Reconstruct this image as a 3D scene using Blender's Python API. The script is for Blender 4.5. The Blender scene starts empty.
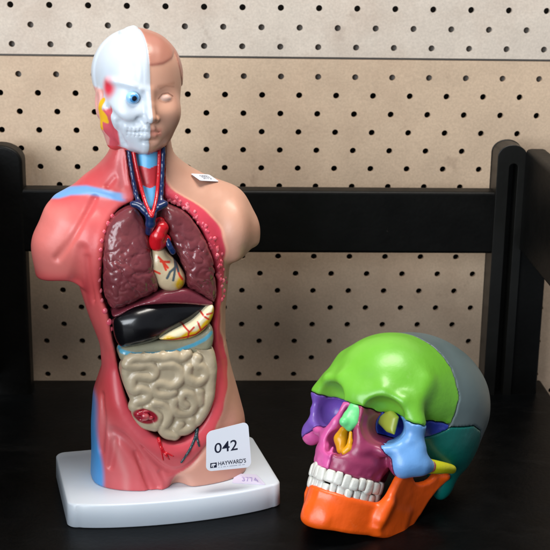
import bpy, math
import numpy as np
from math import radians as R
S = bpy.context.scene
rng = np.random.default_rng(4)

# ------------------------------------------------------------------ camera, world, lamps, exposure
FPX, PITCH, ROLL = 1290.0, 16.0, 0.9           # focal length in pixels of the 550 px photo
CAM = np.array([0.0, -110.0, 51.4])            # centimetres
th, ro = R(PITCH), R(ROLL)
fw = np.array([0, math.cos(th), -math.sin(th)]); u0 = np.array([0, math.sin(th), math.cos(th)]); r0 = np.array([1.0, 0, 0])
rt = math.cos(ro)*r0 + math.sin(ro)*u0; up = -math.sin(ro)*r0 + math.cos(ro)*u0
cd = bpy.data.cameras.new('camera'); cam = bpy.data.objects.new('camera', cd); S.collection.objects.link(cam)
from mathutils import Matrix, Vector
m = Matrix.Identity(4)
for i in range(3):
    m[i][0] = rt[i]; m[i][1] = up[i]; m[i][2] = -fw[i]; m[i][3] = CAM[i]*0.01
cam.matrix_world = m
cd.sensor_width = 36; cd.lens = 36*FPX/550; cd.clip_start = 0.05; cd.clip_end = 50
cd.dof.use_dof = True; cd.dof.focus_distance = 1.14; cd.dof.aperture_fstop = 16
S.camera = cam
W = bpy.data.worlds.new('World'); S.world = W; W.use_nodes = True
W.node_tree.nodes['Background'].inputs[0].default_value = (0.80, 0.87, 1.0, 1)
W.node_tree.nodes['Background'].inputs[1].default_value = 0.21

def area(name, loc, target, size, size_y, power, col):
    l = bpy.data.lights.new(name, 'AREA'); l.shape = 'RECTANGLE'; l.size = size; l.size_y = size_y; l.energy = power; l.color = col
    o = bpy.data.objects.new(name, l); S.collection.objects.link(o); o.location = loc
    o.rotation_euler = (Vector(target) - Vector(loc)).to_track_quat('-Z', 'Y').to_euler(); return o
area('window_light', (-0.95, -1.50, 0.72), (0, 0.0, 0.2), 1.3, 1.0, 37.0, (0.88, 0.94, 1.0))
area('ceiling_light', (0.15, -0.16, 1.6), (0.05, 0.08, 0.3), 1.0, 0.45, 24.0, (1.0, 0.94, 0.86))
S.view_settings.view_transform = 'Standard'; S.view_settings.look = 'None'; S.view_settings.exposure = 0.0; S.view_settings.gamma = 1.0
S.render.engine = 'CYCLES'; S.render.resolution_x = 1024; S.render.resolution_y = 1024

def ray(px, py): return fw + rt*(px-275)/FPX - up*(py-275)/FPX
def Rm(rx, ry, rz):
    rx, ry, rz = R(rx), R(ry), R(rz); c, s = math.cos, math.sin
    return (np.array([[c(rz), -s(rz), 0], [s(rz), c(rz), 0], [0, 0, 1]]) @ np.array([[1, 0, 0], [0, c(rx), -s(rx)], [0, s(rx), c(rx)]])
            @ np.array([[c(ry), 0, s(ry)], [0, 1, 0], [-s(ry), 0, c(ry)]]))
TR, TO = Rm(0, 0, 15), np.array([-9.8, -1.8, 2.2])        # torso frame: front is -y
KR, KO, KS = Rm(-25, 1.5, -35.6), np.array([10.8, -2, 4.93]), 0.97   # skull frame
def on(px, py, y):                                          # torso-frame point on the plane y, seen at a photo pixel
    r = ray(px, py); o = (CAM-TO) @ TR; d = r @ TR; return o + d*(y-o[1])/d[1]
def xz(pts, y): return np.array([on(a, b, y)[[0, 2]] for a, b in pts])

# ------------------------------------------------------------------ colours and materials
def lin(r, g, b):
    c = np.array([r, g, b], float)/255; return np.where(c <= 0.04045, c/12.92, ((c+0.055)/1.055)**2.4)
def material(name, rgb=None, rough=0.4, coat=0.0, bump=0.0, bscale=60.0, var=0.06, spec=0.5, sss=0.0, speck=0.0):
    M = bpy.data.materials.new(name); M.use_nodes = True; N = M.node_tree.nodes; L = M.node_tree.links
    b = N['Principled BSDF']; b.inputs['Roughness'].default_value = rough; b.inputs['Coat Weight'].default_value = coat
    b.inputs['Coat Roughness'].default_value = 0.2; b.inputs['Specular IOR Level'].default_value = spec
    tc = N.new('ShaderNodeTexCoord')
    if rgb is None:
        src = N.new('ShaderNodeVertexColor'); src.layer_name = 'Col'; col = src.outputs['Color']
    else:
        src = N.new('ShaderNodeRGB'); src.outputs[0].default_value = (*lin(*rgb), 1); col = src.outputs[0]
    n = N.new('ShaderNodeTexNoise'); n.inputs['Scale'].default_value = 22; n.inputs['Detail'].default_value = 6
    L.new(tc.outputs['Object'], n.inputs['Vector'])
    mr = N.new('ShaderNodeMapRange'); mr.inputs['From Min'].default_value = 0.3; mr.inputs['From Max'].default_value = 0.7
    mr.inputs['To Min'].default_value = 1-var; mr.inputs['To Max'].default_value = 1+var
    L.new(n.outputs['Fac'], mr.inputs['Value'])
    mul = N.new('ShaderNodeVectorMath'); mul.operation = 'SCALE'; L.new(col, mul.inputs[0]); L.new(mr.outputs['Result'], mul.inputs['Scale'])
    out = mul.outputs[0]
    if speck:
        n3 = N.new('ShaderNodeTexNoise'); n3.inputs['Scale'].default_value = 420; n3.inputs['Detail'].default_value = 3
        L.new(tc.outputs['Object'], n3.inputs['Vector'])
        m3 = N.new('ShaderNodeMapRange'); m3.inputs['From Min'].default_value = 0.35; m3.inputs['From Max'].default_value = 0.65
        m3.inputs['To Min'].default_value = 1-speck; m3.inputs['To Max'].default_value = 1+speck
        L.new(n3.outputs['Fac'], m3.inputs['Value'])
        mm = N.new('ShaderNodeVectorMath'); mm.operation = 'SCALE'; L.new(out, mm.inputs[0]); L.new(m3.outputs['Result'], mm.inputs['Scale']); out = mm.outputs[0]
    L.new(out, b.inputs['Base Color'])
    if sss: b.inputs['Subsurface Weight'].default_value = sss; b.inputs['Subsurface Radius'].default_value = (0.006, 0.003, 0.002); b.inputs['Subsurface Scale'].default_value = 0.5
    rn = N.new('ShaderNodeMapRange'); rn.inputs['To Min'].default_value = max(rough-0.08, 0.03); rn.inputs['To Max'].default_value = rough+0.1
    n4 = N.new('ShaderNodeTexNoise'); n4.inputs['Scale'].default_value = 45; n4.inputs['Detail'].default_value = 5
    L.new(tc.outputs['Object'], n4.inputs['Vector']); L.new(n4.outputs['Fac'], rn.inputs['Value']); L.new(rn.outputs['Result'], b.inputs['Roughness'])
    if bump:
        n2 = N.new('ShaderNodeTexNoise'); n2.inputs['Scale'].default_value = bscale; n2.inputs['Detail'].default_value = 4
        L.new(tc.outputs['Object'], n2.inputs['Vector'])
        bp = N.new('ShaderNodeBump'); bp.inputs['Strength'].default_value = bump; bp.inputs['Distance'].default_value = 0.002
        L.new(n2.outputs['Fac'], bp.inputs['Height']); L.new(bp.outputs['Normal'], b.inputs['Normal'])
    return M

def wear(M, scale, lo, hi, colr, amt, stretch=(1, 1, 1), rough=0.45):
    """stains, dust or scuffs with a shape of their own, mixed over the base colour"""
    N = M.node_tree.nodes; L = M.node_tree.links; b = N['Principled BSDF']; src = b.inputs['Base Color'].links[0].from_socket
    tc = N.new('ShaderNodeTexCoord'); mp = N.new('ShaderNodeMapping'); mp.inputs['Scale'].default_value = stretch; L.new(tc.outputs['Object'], mp.inputs['Vector'])
    n = N.new('ShaderNodeTexNoise'); n.inputs['Scale'].default_value = scale; n.inputs['Detail'].default_value = 9; n.inputs['Roughness'].default_value = 0.7
    L.new(mp.outputs[0], n.inputs['Vector']); mr = N.new('ShaderNodeMapRange'); mr.inputs['From Min'].default_value = lo; mr.inputs['From Max'].default_value = hi; mr.inputs['To Max'].default_value = amt
    L.new(n.outputs['Fac'], mr.inputs['Value']); mx = N.new('ShaderNodeMixRGB'); mx.inputs['Color2'].default_value = (*lin(*colr), 1)
    L.new(mr.outputs[0], mx.inputs['Fac']); L.new(src, mx.inputs['Color1']); L.new(mx.outputs[0], b.inputs['Base Color']); return M

# ------------------------------------------------------------------ objects
def link(o, parent=None):
    S.collection.objects.link(o)
    if parent is not None: o.parent = parent
    return o
def tag(o, label=None, cat=None, group=None, kind=None):
    for k, v in (('label', label), ('category', cat), ('group', group), ('kind', kind)):
        if v: o[k] = v
    return o
def empty(name, loc, rz=0.0):
    o = bpy.data.objects.new(name, None); o.empty_display_size = 0.02; o.location = [c*0.01 for c in loc]; o.rotation_euler = (0, 0, R(rz)); return link(o)
def mesh(name, v, f, mat, parent=None, smooth=True, colfn=None, off=(0, 0, 0), M=None, sc=1.0):
    v = np.asarray(v, np.float64); cols = colfn(v) if colfn is not None else None
    w = v*sc
    if M is not None: w = w @ M.T
    w = (w + np.array(off))*0.01
    me = bpy.data.meshes.new(name)
    if isinstance(f, np.ndarray):
        me.vertices.add(len(w)); me.vertices.foreach_set('co', w.astype(np.float32).ravel())
        k = f.shape[1]; me.loops.add(f.size); me.loops.foreach_set('vertex_index', f.astype(np.int32).ravel())
        me.polygons.add(len(f)); me.polygons.foreach_set('loop_start', np.arange(0, f.size, k, dtype=np.int32))
        me.update(calc_edges=True); me.validate()
    else:
        me.from_pydata(w.tolist(), [], f); me.update()
    me.polygons.foreach_set('use_smooth', [smooth]*len(me.polygons))
    if cols is not None:
        a = me.color_attributes.new('Col', 'FLOAT_COLOR', 'POINT')
        a.data.foreach_set('color', np.c_[cols, np.ones(len(cols))].astype(np.float32).ravel())
    me.materials.append(mat)
    return link(bpy.data.objects.new(name, me), parent)
def bevel(o, w, seg=3):
    b = o.modifiers.new('bevel', 'BEVEL'); b.width = w*0.01; b.segments = seg; b.limit_method = 'ANGLE'
    o.modifiers.new('wn', 'WEIGHTED_NORMAL'); return o
BF = [[0, 2, 3, 1], [4, 5, 7, 6], [0, 1, 5, 4], [2, 6, 7, 3], [0, 4, 6, 2], [1, 3, 7, 5]]
def boxes(lst):
    V, Fc = [], []
    for lo, hi in lst:
        b = len(V); V += [[(lo, hi)[(i >> 2) & 1][0], (lo, hi)[(i >> 1) & 1][1], (lo, hi)[i & 1][2]] for i in range(8)]
        Fc += [[b+q for q in f] for f in [[0, 1, 3, 2], [4, 6, 7, 5], [0, 4, 5, 1], [2, 3, 7, 6], [0, 2, 6, 4], [1, 5, 7, 3]]]
    return V, Fc

# ------------------------------------------------------------------ implicit sculpting
f32 = np.float32
def grid(lo, hi, h):
    a = [np.arange(lo[i], hi[i]+h, h, dtype=f32) for i in range(3)]
    return a[0][:, None, None], a[1][None, :, None], a[2][None, None, :]
def ell(G, c, r):
    x, y, z = [(G[i]-f32(c[i])) for i in range(3)]; r = [f32(q) for q in r]
    k0 = np.sqrt((x/r[0])**2+(y/r[1])**2+(z/r[2])**2); k1 = np.sqrt((x/r[0]**2)**2+(y/r[1]**2)**2+(z/r[2]**2)**2)+f32(1e-5)
    return k0*(k0-1)/k1
def smin(a, b, k):
    h = np.maximum(k-np.abs(a-b), 0)/k; return np.minimum(a, b)-h*h*f32(k*0.25)
def smax(a, b, k): return -smin(-a, -b, k)
def seg(G, a, b, ra, rb=None):
    rb = ra if rb is None else rb; a = np.array(a, float); b = np.array(b, float); d = b-a; L = max(float(d@d), 1e-9)
    t = np.clip(((G[0]-f32(a[0]))*f32(d[0])+(G[1]-f32(a[1]))*f32(d[1])+(G[2]-f32(a[2]))*f32(d[2]))/f32(L), 0, 1)
    return np.sqrt((G[0]-f32(a[0])-t*f32(d[0]))**2+(G[1]-f32(a[1])-t*f32(d[1]))**2+(G[2]-f32(a[2])-t*f32(d[2]))**2)-(f32(ra)+t*f32(rb-ra))
def tube(G, pts, r, k=0.0):
    r = r if hasattr(r, '__len__') else [r]*len(pts); F = None
    for i in range(len(pts)-1):
        s = seg(G, pts[i], pts[i+1], r[i], r[i+1]); F = s if F is None else (smin(F, s, k) if k else np.minimum(F, s))
    return F
def poly2(X, Z, P):
    P = np.asarray(P, float); d = None; sgn = np.ones(np.broadcast(X, Z).shape, f32); n = len(P)
    for i in range(n):
        a, b = P[i], P[i-1]; ex, ez = f32(b[0]-a[0]), f32(b[1]-a[1]); wx, wz = X-f32(a[0]), Z-f32(a[1])
        t = np.clip((wx*ex+wz*ez)/f32(ex*ex+ez*ez+1e-12), 0, 1); q = (wx-ex*t)**2+(wz-ez*t)**2
        d = q if d is None else np.minimum(d, q)
        c1 = Z >= f32(a[1]); c2 = Z < f32(b[1]); c3 = ex*wz > ez*wx
        flip = (c1 & c2 & c3) | (~c1 & ~c2 & ~c3); sgn = np.where(flip, -sgn, sgn)
    return sgn*np.sqrt(d)
def smooth_poly(P, n=2):
    P = np.asarray(P, float)
    for _ in range(n):
        Q = np.roll(P, -1, 0); P = np.stack([P*0.75+Q*0.25, P*0.25+Q*0.75], 1).reshape(-1, 2)
    return P
def smooth_line(P, n=2):
    P = np.asarray(P, float)
    for _ in range(n):
        A, B = P[:-1], P[1:]; M = np.stack([A*0.75+B*0.25, A*0.25+B*0.75], 1).reshape(-1, P.shape[1]); P = np.vstack([P[:1], M, P[-1:]])
    return P
def wob(G, s, seed=0):                                       # smooth lumpy noise in -1..1
    r = np.random.default_rng(seed); o = 0
    for i in range(5):
        k = r.normal(size=3); k = k/np.linalg.norm(k)*s*(0.7+0.6*r.random()); p = r.random()*6.28
        k2 = r.normal(size=3); k2 = k2/np.linalg.norm(k2)*s; p2 = r.random()*6.28
        o = o+np.sin(G[0]*f32(k[0])+G[1]*f32(k[1])+G[2]*f32(k[2])+f32(p)+f32(1.3)*np.sin(G[0]*f32(k2[0])+G[1]*f32(k2[1])+G[2]*f32(k2[2])+f32(p2)))
    return o/f32(5)
def nets(F, lo, h, it=1):
    s = F < 0; c = np.zeros(tuple(n-1 for n in F.shape), np.int8)
    O = [(i, j, k) for i in (0, 1) for j in (0, 1) for k in (0, 1)]; nx, ny, nz = F.shape
    for i, j, k in O: c += s[i:nx-1+i, j:ny-1+j, k:nz-1+k]
    act = (c > 0) & (c < 8); I = np.argwhere(act); idx = np.full(act.shape, -1, np.int32); idx[act] = np.arange(len(I), dtype=np.int32)
    cv = np.stack([F[I[:, 0]+i, I[:, 1]+j, I[:, 2]+k] for i, j, k in O], 1).astype(float)
    Oa = np.array(O, float); acc = np.zeros((len(I), 3)); cnt = np.zeros(len(I))
    for a in range(8):
        for b in range(a+1, 8):
            if np.abs(Oa[a]-Oa[b]).sum() != 1: continue
            va, vb = cv[:, a], cv[:, b]; x = (va < 0) != (vb < 0); t = np.where(x, va/np.where(x, va-vb, 1), 0)
            acc += np.where(x[:, None], Oa[a]+(Oa[b]-Oa[a])*t[:, None], 0); cnt += x
    V = (I+acc/np.maximum(cnt, 1)[:, None])*h+np.array(lo)
    Q = []
    for ax in range(3):
        u, w = (ax+1) % 3, (ax+2) % 3
        sl0 = [slice(None)]*3; sl1 = [slice(None)]*3; sl0[ax] = slice(0, -1); sl1[ax] = slice(1, None)
        for q in (u, w): sl0[q] = slice(1, -1); sl1[q] = slice(1, -1)
        a, b = s[tuple(sl0)], s[tuple(sl1)]
        for cond, flip in ((a & ~b, False), (~a & b, True)):
            E = np.argwhere(cond); E[:, u] += 1; E[:, w] += 1
            cs = []
            for du, dw in ((-1, -1), (0, -1), (0, 0), (-1, 0)):
                e = E.copy(); e[:, u] += du; e[:, w] += dw; cs.append(idx[e[:, 0], e[:, 1], e[:, 2]])
            q = np.stack(cs, 1); Q.append(q[:, ::-1] if flip else q)
    Q = np.vstack(Q)
    for _ in range(it):
        A = np.concatenate([Q[:, i] for i in range(4)]+[Q[:, (i+1) % 4] for i in range(4)]); B = np.concatenate([Q[:, (i+1) % 4] for i in range(4)]+[Q[:, i] for i in range(4)])
        n = np.bincount(A, minlength=len(V)); sm = np.stack([np.bincount(A, V[B, i], minlength=len(V)) for i in range(3)], 1)/np.maximum(n, 1)[:, None]
        V = V*0.45+sm*0.55
    return V, Q
def ss(e0, e1, x):
    t = np.clip((x-e0)/(e1-e0), 0, 1); return t*t*(3-2*t)
def mixc(c, m, rgb): return c*(1-m[:, None])+lin(*rgb)[None]*m[:, None]
def const(rgb): return lambda v: np.tile(lin(*rgb), (len(v), 1))
def pdist(v, pts):                                           # distance of points to a polyline (x, z only)
    d = np.full(len(v), 9.0)
    for a, b in zip(pts[:-1], pts[1:]):
        a, b = np.array(a), np.array(b); e = b-a; w = v[:, [0, 2]]-a; t = np.clip(w@e/(e@e+1e-9), 0, 1); d = np.minimum(d, np.linalg.norm(w-t[:, None]*e, axis=1))
    return d

# ================================================================== THE SETTING: table, black frame, pegboards
YAW = 2.6; cy, sy = math.cos(R(YAW)), math.sin(R(YAW)); FR = Rm(0, 0, YAW)
black = material('black_paint', (10, 10, 9), 0.45, var=0.3, bump=0.12, bscale=160, spec=0.14, speck=0.12)
blacktop = material('black_top', (4, 5, 6), 0.34, var=0.4, bump=0.08, bscale=240, spec=0.13, speck=0.15)
wear(blacktop, 260, 0.66, 0.74, (92, 92, 90), 0.35); wear(blacktop, 9, 0.55, 0.8, (30, 30, 30), 0.6, (1, 3, 1)); wear(blacktop, 60, 0.68, 0.73, (60, 60, 60), 0.25, (0.15, 1.2, 1))
wear(black, 130, 0.68, 0.75, (80, 78, 74), 0.3)
v, f = boxes([((-60, -60, -2.5), (31.6, 26.4, 0))])
tab = bevel(mesh('table_top', v, f, blacktop, smooth=False, M=FR), 0.25); tag(tab, kind='structure')
WY = 28.0                                                    # face of the pegboards
def wallpt(px, py, y):                                       # frame-space point on the plane y (frame axes)
    r = ray(px, py) @ FR; o = CAM @ FR; return o+r*(y-o[1])/r[1]
def pegboard(name, rows, x0, z_edges, mat, label, a):
    """board with real drilled holes: rows = list of (z, phase)"""
    V, Fc = [], []; n = 16; rad = 0.335; T = 0.5; NX = 34
    for r, (z, ph) in enumerate(rows):
        zt = z_edges[r]; zb = z_edges[r+1]
        for i in range(-NX//2, NX//2):
            xc = x0+ph*a+i*2*a
            b = len(V)
            rim = [(xc-a, zb), (xc, zb), (xc+a, zb), (xc+a, (zb+zt)/2), (xc+a, zt), (xc, zt), (xc-a, zt), (xc-a, (zb+zt)/2)]
            for px, pz in rim: V.append((px, WY, pz))
            for k in range(n):
                t = 2*math.pi*(k/n)-math.pi*0.75; V.append((xc+rad*math.cos(t), WY, z+rad*math.sin(t)))
            for k in range(n):
                t = 2*math.pi*(k/n)-math.pi*0.75; V.append((xc+rad*math.cos(t), WY+T, z+rad*math.sin(t)))
            for k in range(8):
                k2 = (k+1) % 8; a0 = b+8+2*k; a1 = b+8+(2*k+1); a2 = b+8+(2*k+2) % n
                Fc.append([b+k, b+k2, a2, a1, a0])
            for k in range(n):
                k2 = (k+1) % n; Fc.append([b+8+k, b+8+k2, b+8+n+k2, b+8+n+k])
    xl, xr = x0-NX*a-a, x0+NX*a
    zt, zb = z_edges[0], z_edges[-1]; b = len(V)
    V += [(xl, WY, zt), (xr, WY, zt), (xr, WY+T, zt), (xl, WY+T, zt), (xl, WY, zb), (xr, WY, zb), (xr, WY+T, zb), (xl, WY+T, zb)]
    Fc += [[b, b+1, b+2, b+3], [b+4, b+7, b+6, b+5]]
    o = mesh(name, V, Fc, mat, smooth=False, M=FR); tag(o, label, 'pegboard', 'pegboards on the wall'); return o
def boardmat(name, rgb):
    M = material(name, rgb, 0.62, var=0.07, bump=0.09, bscale=300, speck=0.06)
    N = M.node_tree.nodes; L = M.node_tree.links; b = N['Principled BSDF']; src = b.inputs['Base Color'].links[0].from_socket
    tc = N.new('ShaderNodeTexCoord')
    def layer(src, scale, lo, hi, colr, amt, stretch=(1, 1, 1)):
        mp = N.new('ShaderNodeMapping'); mp.inputs['Scale'].default_value = stretch; L.new(tc.outputs['Object'], mp.inputs['Vector'])
        n = N.new('ShaderNodeTexNoise'); n.inputs['Scale'].default_value = scale; n.inputs['Detail'].default_value = 8; n.inputs['Roughness'].default_value = 0.65
        L.new(mp.outputs[0], n.inputs['Vector'])
        mr = N.new('ShaderNodeMapRange'); mr.inputs['From Min'].default_value = lo; mr.inputs['From Max'].default_value = hi; mr.inputs['To Max'].default_value = amt
        L.new(n.outputs['Fac'], mr.inputs['Value'])
        mx = N.new('ShaderNodeMixRGB'); mx.inputs['Color2'].default_value = (*lin(*colr), 1); L.new(mr.outputs[0], mx.inputs['Fac']); L.new(src, mx.inputs['Color1']); return mx.outputs[0]
    s = layer(src, 6, 0.45, 0.75, (160, 128, 104), 0.5)
    s = layer(s, 34, 0.62, 0.72, (120, 92, 76), 0.22, (1, 1, 0.8))
    s = layer(s, 12, 0.66, 0.72, (222, 208, 192), 0.2, (1.6, 1, 0.5))
    L.new(s, b.inputs['Base Color']); return M
A = 2.0
def rowz(px, py): return wallpt(px, py, WY)
zs_top = [rowz(320, y)[2] for y in (8.3, 28, 47.3)]; x_top = rowz(319.2, 8.3)[0]
p1 = rowz(357.4, 8.3)[0]; print('hole pitch', p1-x_top, 'rows', np.diff(zs_top), rowz(320, 77)[2]-rowz(320, 96)[2], rowz(320, 96)[2]-rowz(320, 115)[2], rowz(320, 330)[2], rowz(280.4,77)[0]-rowz(242.3,77)[0])
a = (p1-x_top)/2
gap = rowz(320, 58.2)[2]
rows = [(zs_top[0]+k*a*1.0, k % 2) for k in range(7, 0, -1)]+[(zs_top[0], 0), (zs_top[1], 1), (zs_top[2], 0)]
edges = [rows[0][0]+a/2]+[(rows[i][0]+rows[i+1][0])/2 for i in range(len(rows)-1)]+[gap+0.12]
bm1 = boardmat('pegboard_paint_pale', (206, 194, 180)); bm2 = boardmat('pegboard_paint_tan', (200, 176, 150))
pegboard('pegboard', rows, x_top, edges, bm1, 'pale upper pegboard above the thin dark joint line', a)
z77 = rowz(320, 77)[2]; x77 = rowz(318.2, 77)[0]; a2 = a*0.985
rows2 = [(z77-k*a2, k % 2) for k in range(26)]
edges2 = [gap-0.12]+[(rows2[i][0]+rows2[i+1][0])/2 for i in range(25)]+[rows2[-1][0]-a2/2]
pegboard('pegboard', rows2, x77, edges2, bm2, 'larger tan lower pegboard below the thin joint line', a2)
# batten behind the joint, dark wall further back
v, f = boxes([((-62, WY+0.9, rowz(320, 86)[2]), (90, WY+3, rowz(320, 20)[2]))])
tag(mesh('wall_batten', v, f, material('batten_wood', (150, 142, 134), 0.7), smooth=False, M=FR), 'pale wooden batten behind the joint of the two pegboards, seen through the grey holes', 'batten')
v, f = boxes([((-90, WY+7, -30), (90, WY+9, 75))])
tag(mesh('wall', v, f, material('dark_wall', (30, 26, 24), 0.8), smooth=False, M=FR), kind='structure')

# ---- black frame of the stand
RY = 23.2
rt_, rb_ = rowz(350, 191), rowz(350, 253)
zt = wallpt(350, 191, RY-1)[2]; zb = wallpt(350, 253, RY-1)[2]
fr = empty('black_stand_frame', (0, 20, 0)); tag(fr, 'black painted stand frame with a wide back rail and rounded uprights', 'stand frame')
O = (0, -20, 0)
xl = wallpt(14, 200, RY)[0]; xr = wallpt(499, 200, RY)[0]
v, f = boxes([((xl, RY-1.2, zb), (xr, RY+1.2, zt))])
bevel(mesh('back_rail', v, f, black, fr, False, M=FR, off=O), 0.35)
def rounded_post(x0, x1, y0, y1, zlo, zhi):
    n = 14; r = (x1-x0)/2; pr = [(x0, zlo)]+[((x0+x1)/2-r*math.cos(math.pi*k/n), zhi-r*0.75+r*0.75*math.sin(math.pi*k/n)) for k in range(n+1)]+[(x1, zlo)]
    m_ = len(pr); V = [(x, y0, z) for x, z in pr]+[(x, y1, z) for x, z in pr]
    Fc = [list(range(m_)), list(range(2*m_-1, m_-1, -1))]+[[(i+1) % m_, i, m_+i, m_+(i+1) % m_] for i in range(m_)]
    return V, Fc
ztop = wallpt(512, 144, RY-1)[2]
xa, xb, xc_ = [wallpt(q, 200, RY-1)[0] for q in (494, 506, 514.5)]; xd = wallpt(539.5, 350, RY-1)[0]
# slotted upright: two rounded cheeks joined by a recessed web
grey = material('worn_black_paint', (19, 19, 17), 0.38, var=0.2, bump=0.1, bscale=120, spec=0.35)
def slotted(x0, x1, s0, s1, ztop, name):
    n = 18; V = []; Fc = []
    outer = []; r = (x1-x0)/2; ym, yf, yr = (x0+x1)/2, RY-1.6, RY+1.4
    for k in range(n+1):
        t = math.pi*k/n; outer.append((ym-r*math.cos(t), ztop-r*0.8*(1-math.sin(t))))
    rs = (s1-s0)/2; sm = (s0+s1)/2; inner = [(sm-rs*math.cos(math.pi*k/n), ztop-2.0-rs*(1-math.sin(math.pi*k/n))) for k in range(n+1)]
    outer = [(x0, -2)]+outer+[(x1, -2)]; inner = [(s0, -2)]+inner+[(s1, -2)]; m_ = len(outer)
    for pts, y in ((outer, yf), (inner, yf), (inner, yr-0.8), (outer, yr)):
        V += [(x, y, z) for x, z in pts]
    for i in range(m_-1):
        Fc += [[i, i+1, m_+i+1, m_+i], [m_+i, m_+i+1, 2*m_+i+1, 2*m_+i], [i+1, i, 3*m_+i, 3*m_+i+1]]
    Fc.append([2*m_+i for i in range(m_)][::-1]); Fc.append([3*m_+i for i in range(m_)])
    return bevel(mesh(name, V, Fc, grey, fr, False, M=FR, off=O), 0.12)
slotted(xa, wallpt(523, 200, RY-1)[0], xb, xc_, ztop, 'upright')
# side panel running forward from the upright on the right, with its open lower half
def side(xin, xout, name, zt0, zb0, slope, yend=-25, x_shift=0.0):
    V = [(xin, RY-1.3, zb0), (xout, RY-1.3, zb0), (xout, RY-1.3, zt0), (xin, RY-1.3, zt0),
         (xin+x_shift, yend, zb0+slope), (xout+x_shift, yend, zb0+slope), (xout+x_shift, yend, zt0+slope), (xin+x_shift, yend, zt0+slope)]
    Fc = [[0, 3, 2, 1], [4, 5, 6, 7], [0, 4, 7, 3], [1, 2, 6, 5], [3, 7, 6, 2], [0, 1, 5, 4]]
    return bevel(mesh(name, V, Fc, black, fr, False, M=FR, off=O), 0.5)
xs = wallpt(521, 200, RY-1)[0]
side(xs, xs+2.2, 'side_rail', ztop-0.35, zb+0.4, -0.6)
v, f = boxes([((xs+0.02, RY-1.2, -2), (xd, RY+1.2, zb+0.8))])
bevel(mesh('upright', v, f, black, fr, False, M=FR, off=O), 0.3)
# left side: upright and solid side rail
xla, xlb = wallpt(-22, 200, RY-1)[0], wallpt(24, 200, RY-1)[0]
ztl = wallpt(10, 145, RY-1)[2]
v, f = rounded_post(xla, xlb, RY-1.3, RY+1.3, -2, ztl)
bevel(mesh('upright', v, f, black, fr, False, M=FR, off=O), 0.35)
side(xla-1.0, xla+1.4, 'side_rail', ztl-0.4, 2.0, -0.4)
# ================================================================== ANATOMICAL TORSO MODEL
torso = empty('anatomical_torso', (TO[0], TO[1], 0), 15)
tag(torso, 'painted plastic human torso model with open chest and white base, left of the skull', 'anatomy model')
TOFF = (0, 0, TO[2])
plastic = material('painted_plastic', None, 0.42, coat=0.12, bump=0.10, bscale=140, var=0.05, sss=0.06)
glossy = material('glossy_painted_organ', None, 0.25, coat=0.38, bump=0.22, bscale=170, var=0.08)
gutmat = material('gut_paint', None, 0.34, coat=0.25, bump=0.22, bscale=120, var=0.1)
satin = material('satin_white_plastic', None, 0.33, coat=0.1, bump=0.04, bscale=90, var=0.02, sss=0.08)
wear(satin, 40, 0.66, 0.76, (150, 150, 148), 0.28, (1, 1, 0.7)); wear(satin, 240, 0.70, 0.76, (110, 108, 104), 0.35)
wear(plastic, 180, 0.70, 0.76, (240, 214, 206), 0.25)
RED, DRED, PINK, SAL = (206, 70, 74), (150, 28, 40), (222, 92, 104), (218, 112, 108)
SKIN, BLUE, WHITE, NAVY, YEL = (204, 154, 130), (84, 160, 226), (203, 211, 219), (18, 40, 84), (232, 178, 30)
# ---- cavity outline on the front plane
CAVP = [(135, 205), (120, 212), (110.5, 225.5), (105, 244.5), (102, 272), (103, 299), (110, 313), (114, 337), (119, 361), (123.5, 388), (131.6, 413), (153, 433), (174.5, 441), (195.6, 428), (209, 409), (216, 382), (214.6, 355), (213, 328), (218, 299), (218, 280), (213.6, 263.6), (205.5, 236), (192, 216), (175.5, 205), (163.6, 200.6), (150, 199)]
CAV = smooth_poly(xz(CAVP, -4.0), 2)
zk = np.array([-3, 0, 2, 5, 7.8, 10.5, 12, 15, 17.5, 20, 22, 24, 25.5, 27, 28.5, 30.5])
kl = np.array([-6.8, -6.8, -6.7, -6.6, -6.35, -5.35, -5.65, -6.6, -7.3, -7.6, -7.7, -7.6, -6.8, -5.2, -4.25, -4.0])
kr = np.array([7.2, 7.25, 7.27, 7.1, 6.4, 5.6, 5.4, 5.4, 5.65, 5.9, 6.2, 6.1, 5.0, 2.6, 1.0, 0.7])
kd = np.array([4.1, 4.1, 4.1, 4.1, 3.9, 3.5, 3.5, 3.8, 4.0, 4.1, 4.0, 3.6, 3.1, 2.6, 2.2, 2.1])
ky = np.array([-1.15, -1.15, -1.1, -0.9, -0.7, -0.5, -0.5, -0.4, -0.3, -0.2, -0.1, 0.1, 0.3, 0.3, 0.2, 0.2])
hb = 0.125; lo = (-12, -6.2, -0.05); hi = (9.6, 5.2, 30.6); G = grid(lo, hi, hb); z1 = G[2].ravel().astype(float)
def cub(k):                                                  # smooth interpolation over z
    q = np.interp(z1, zk, k); kern = np.hanning(15); kern /= kern.sum(); return np.convolve(np.pad(q, 7, 'edge'), kern, 'valid').astype(f32)[None, None, :]
cx = (cub(kl)+cub(kr))/2; cw = (cub(kr)-cub(kl))/2; dd = cub(kd); yc = cub(ky)
q = (np.abs((G[0]-cx)/cw)**f32(2.5)+np.abs((G[1]-yc)/dd)**f32(2.5))**f32(0.4)
F = (q-1)*np.minimum(cw, dd)*f32(0.85)
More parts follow.
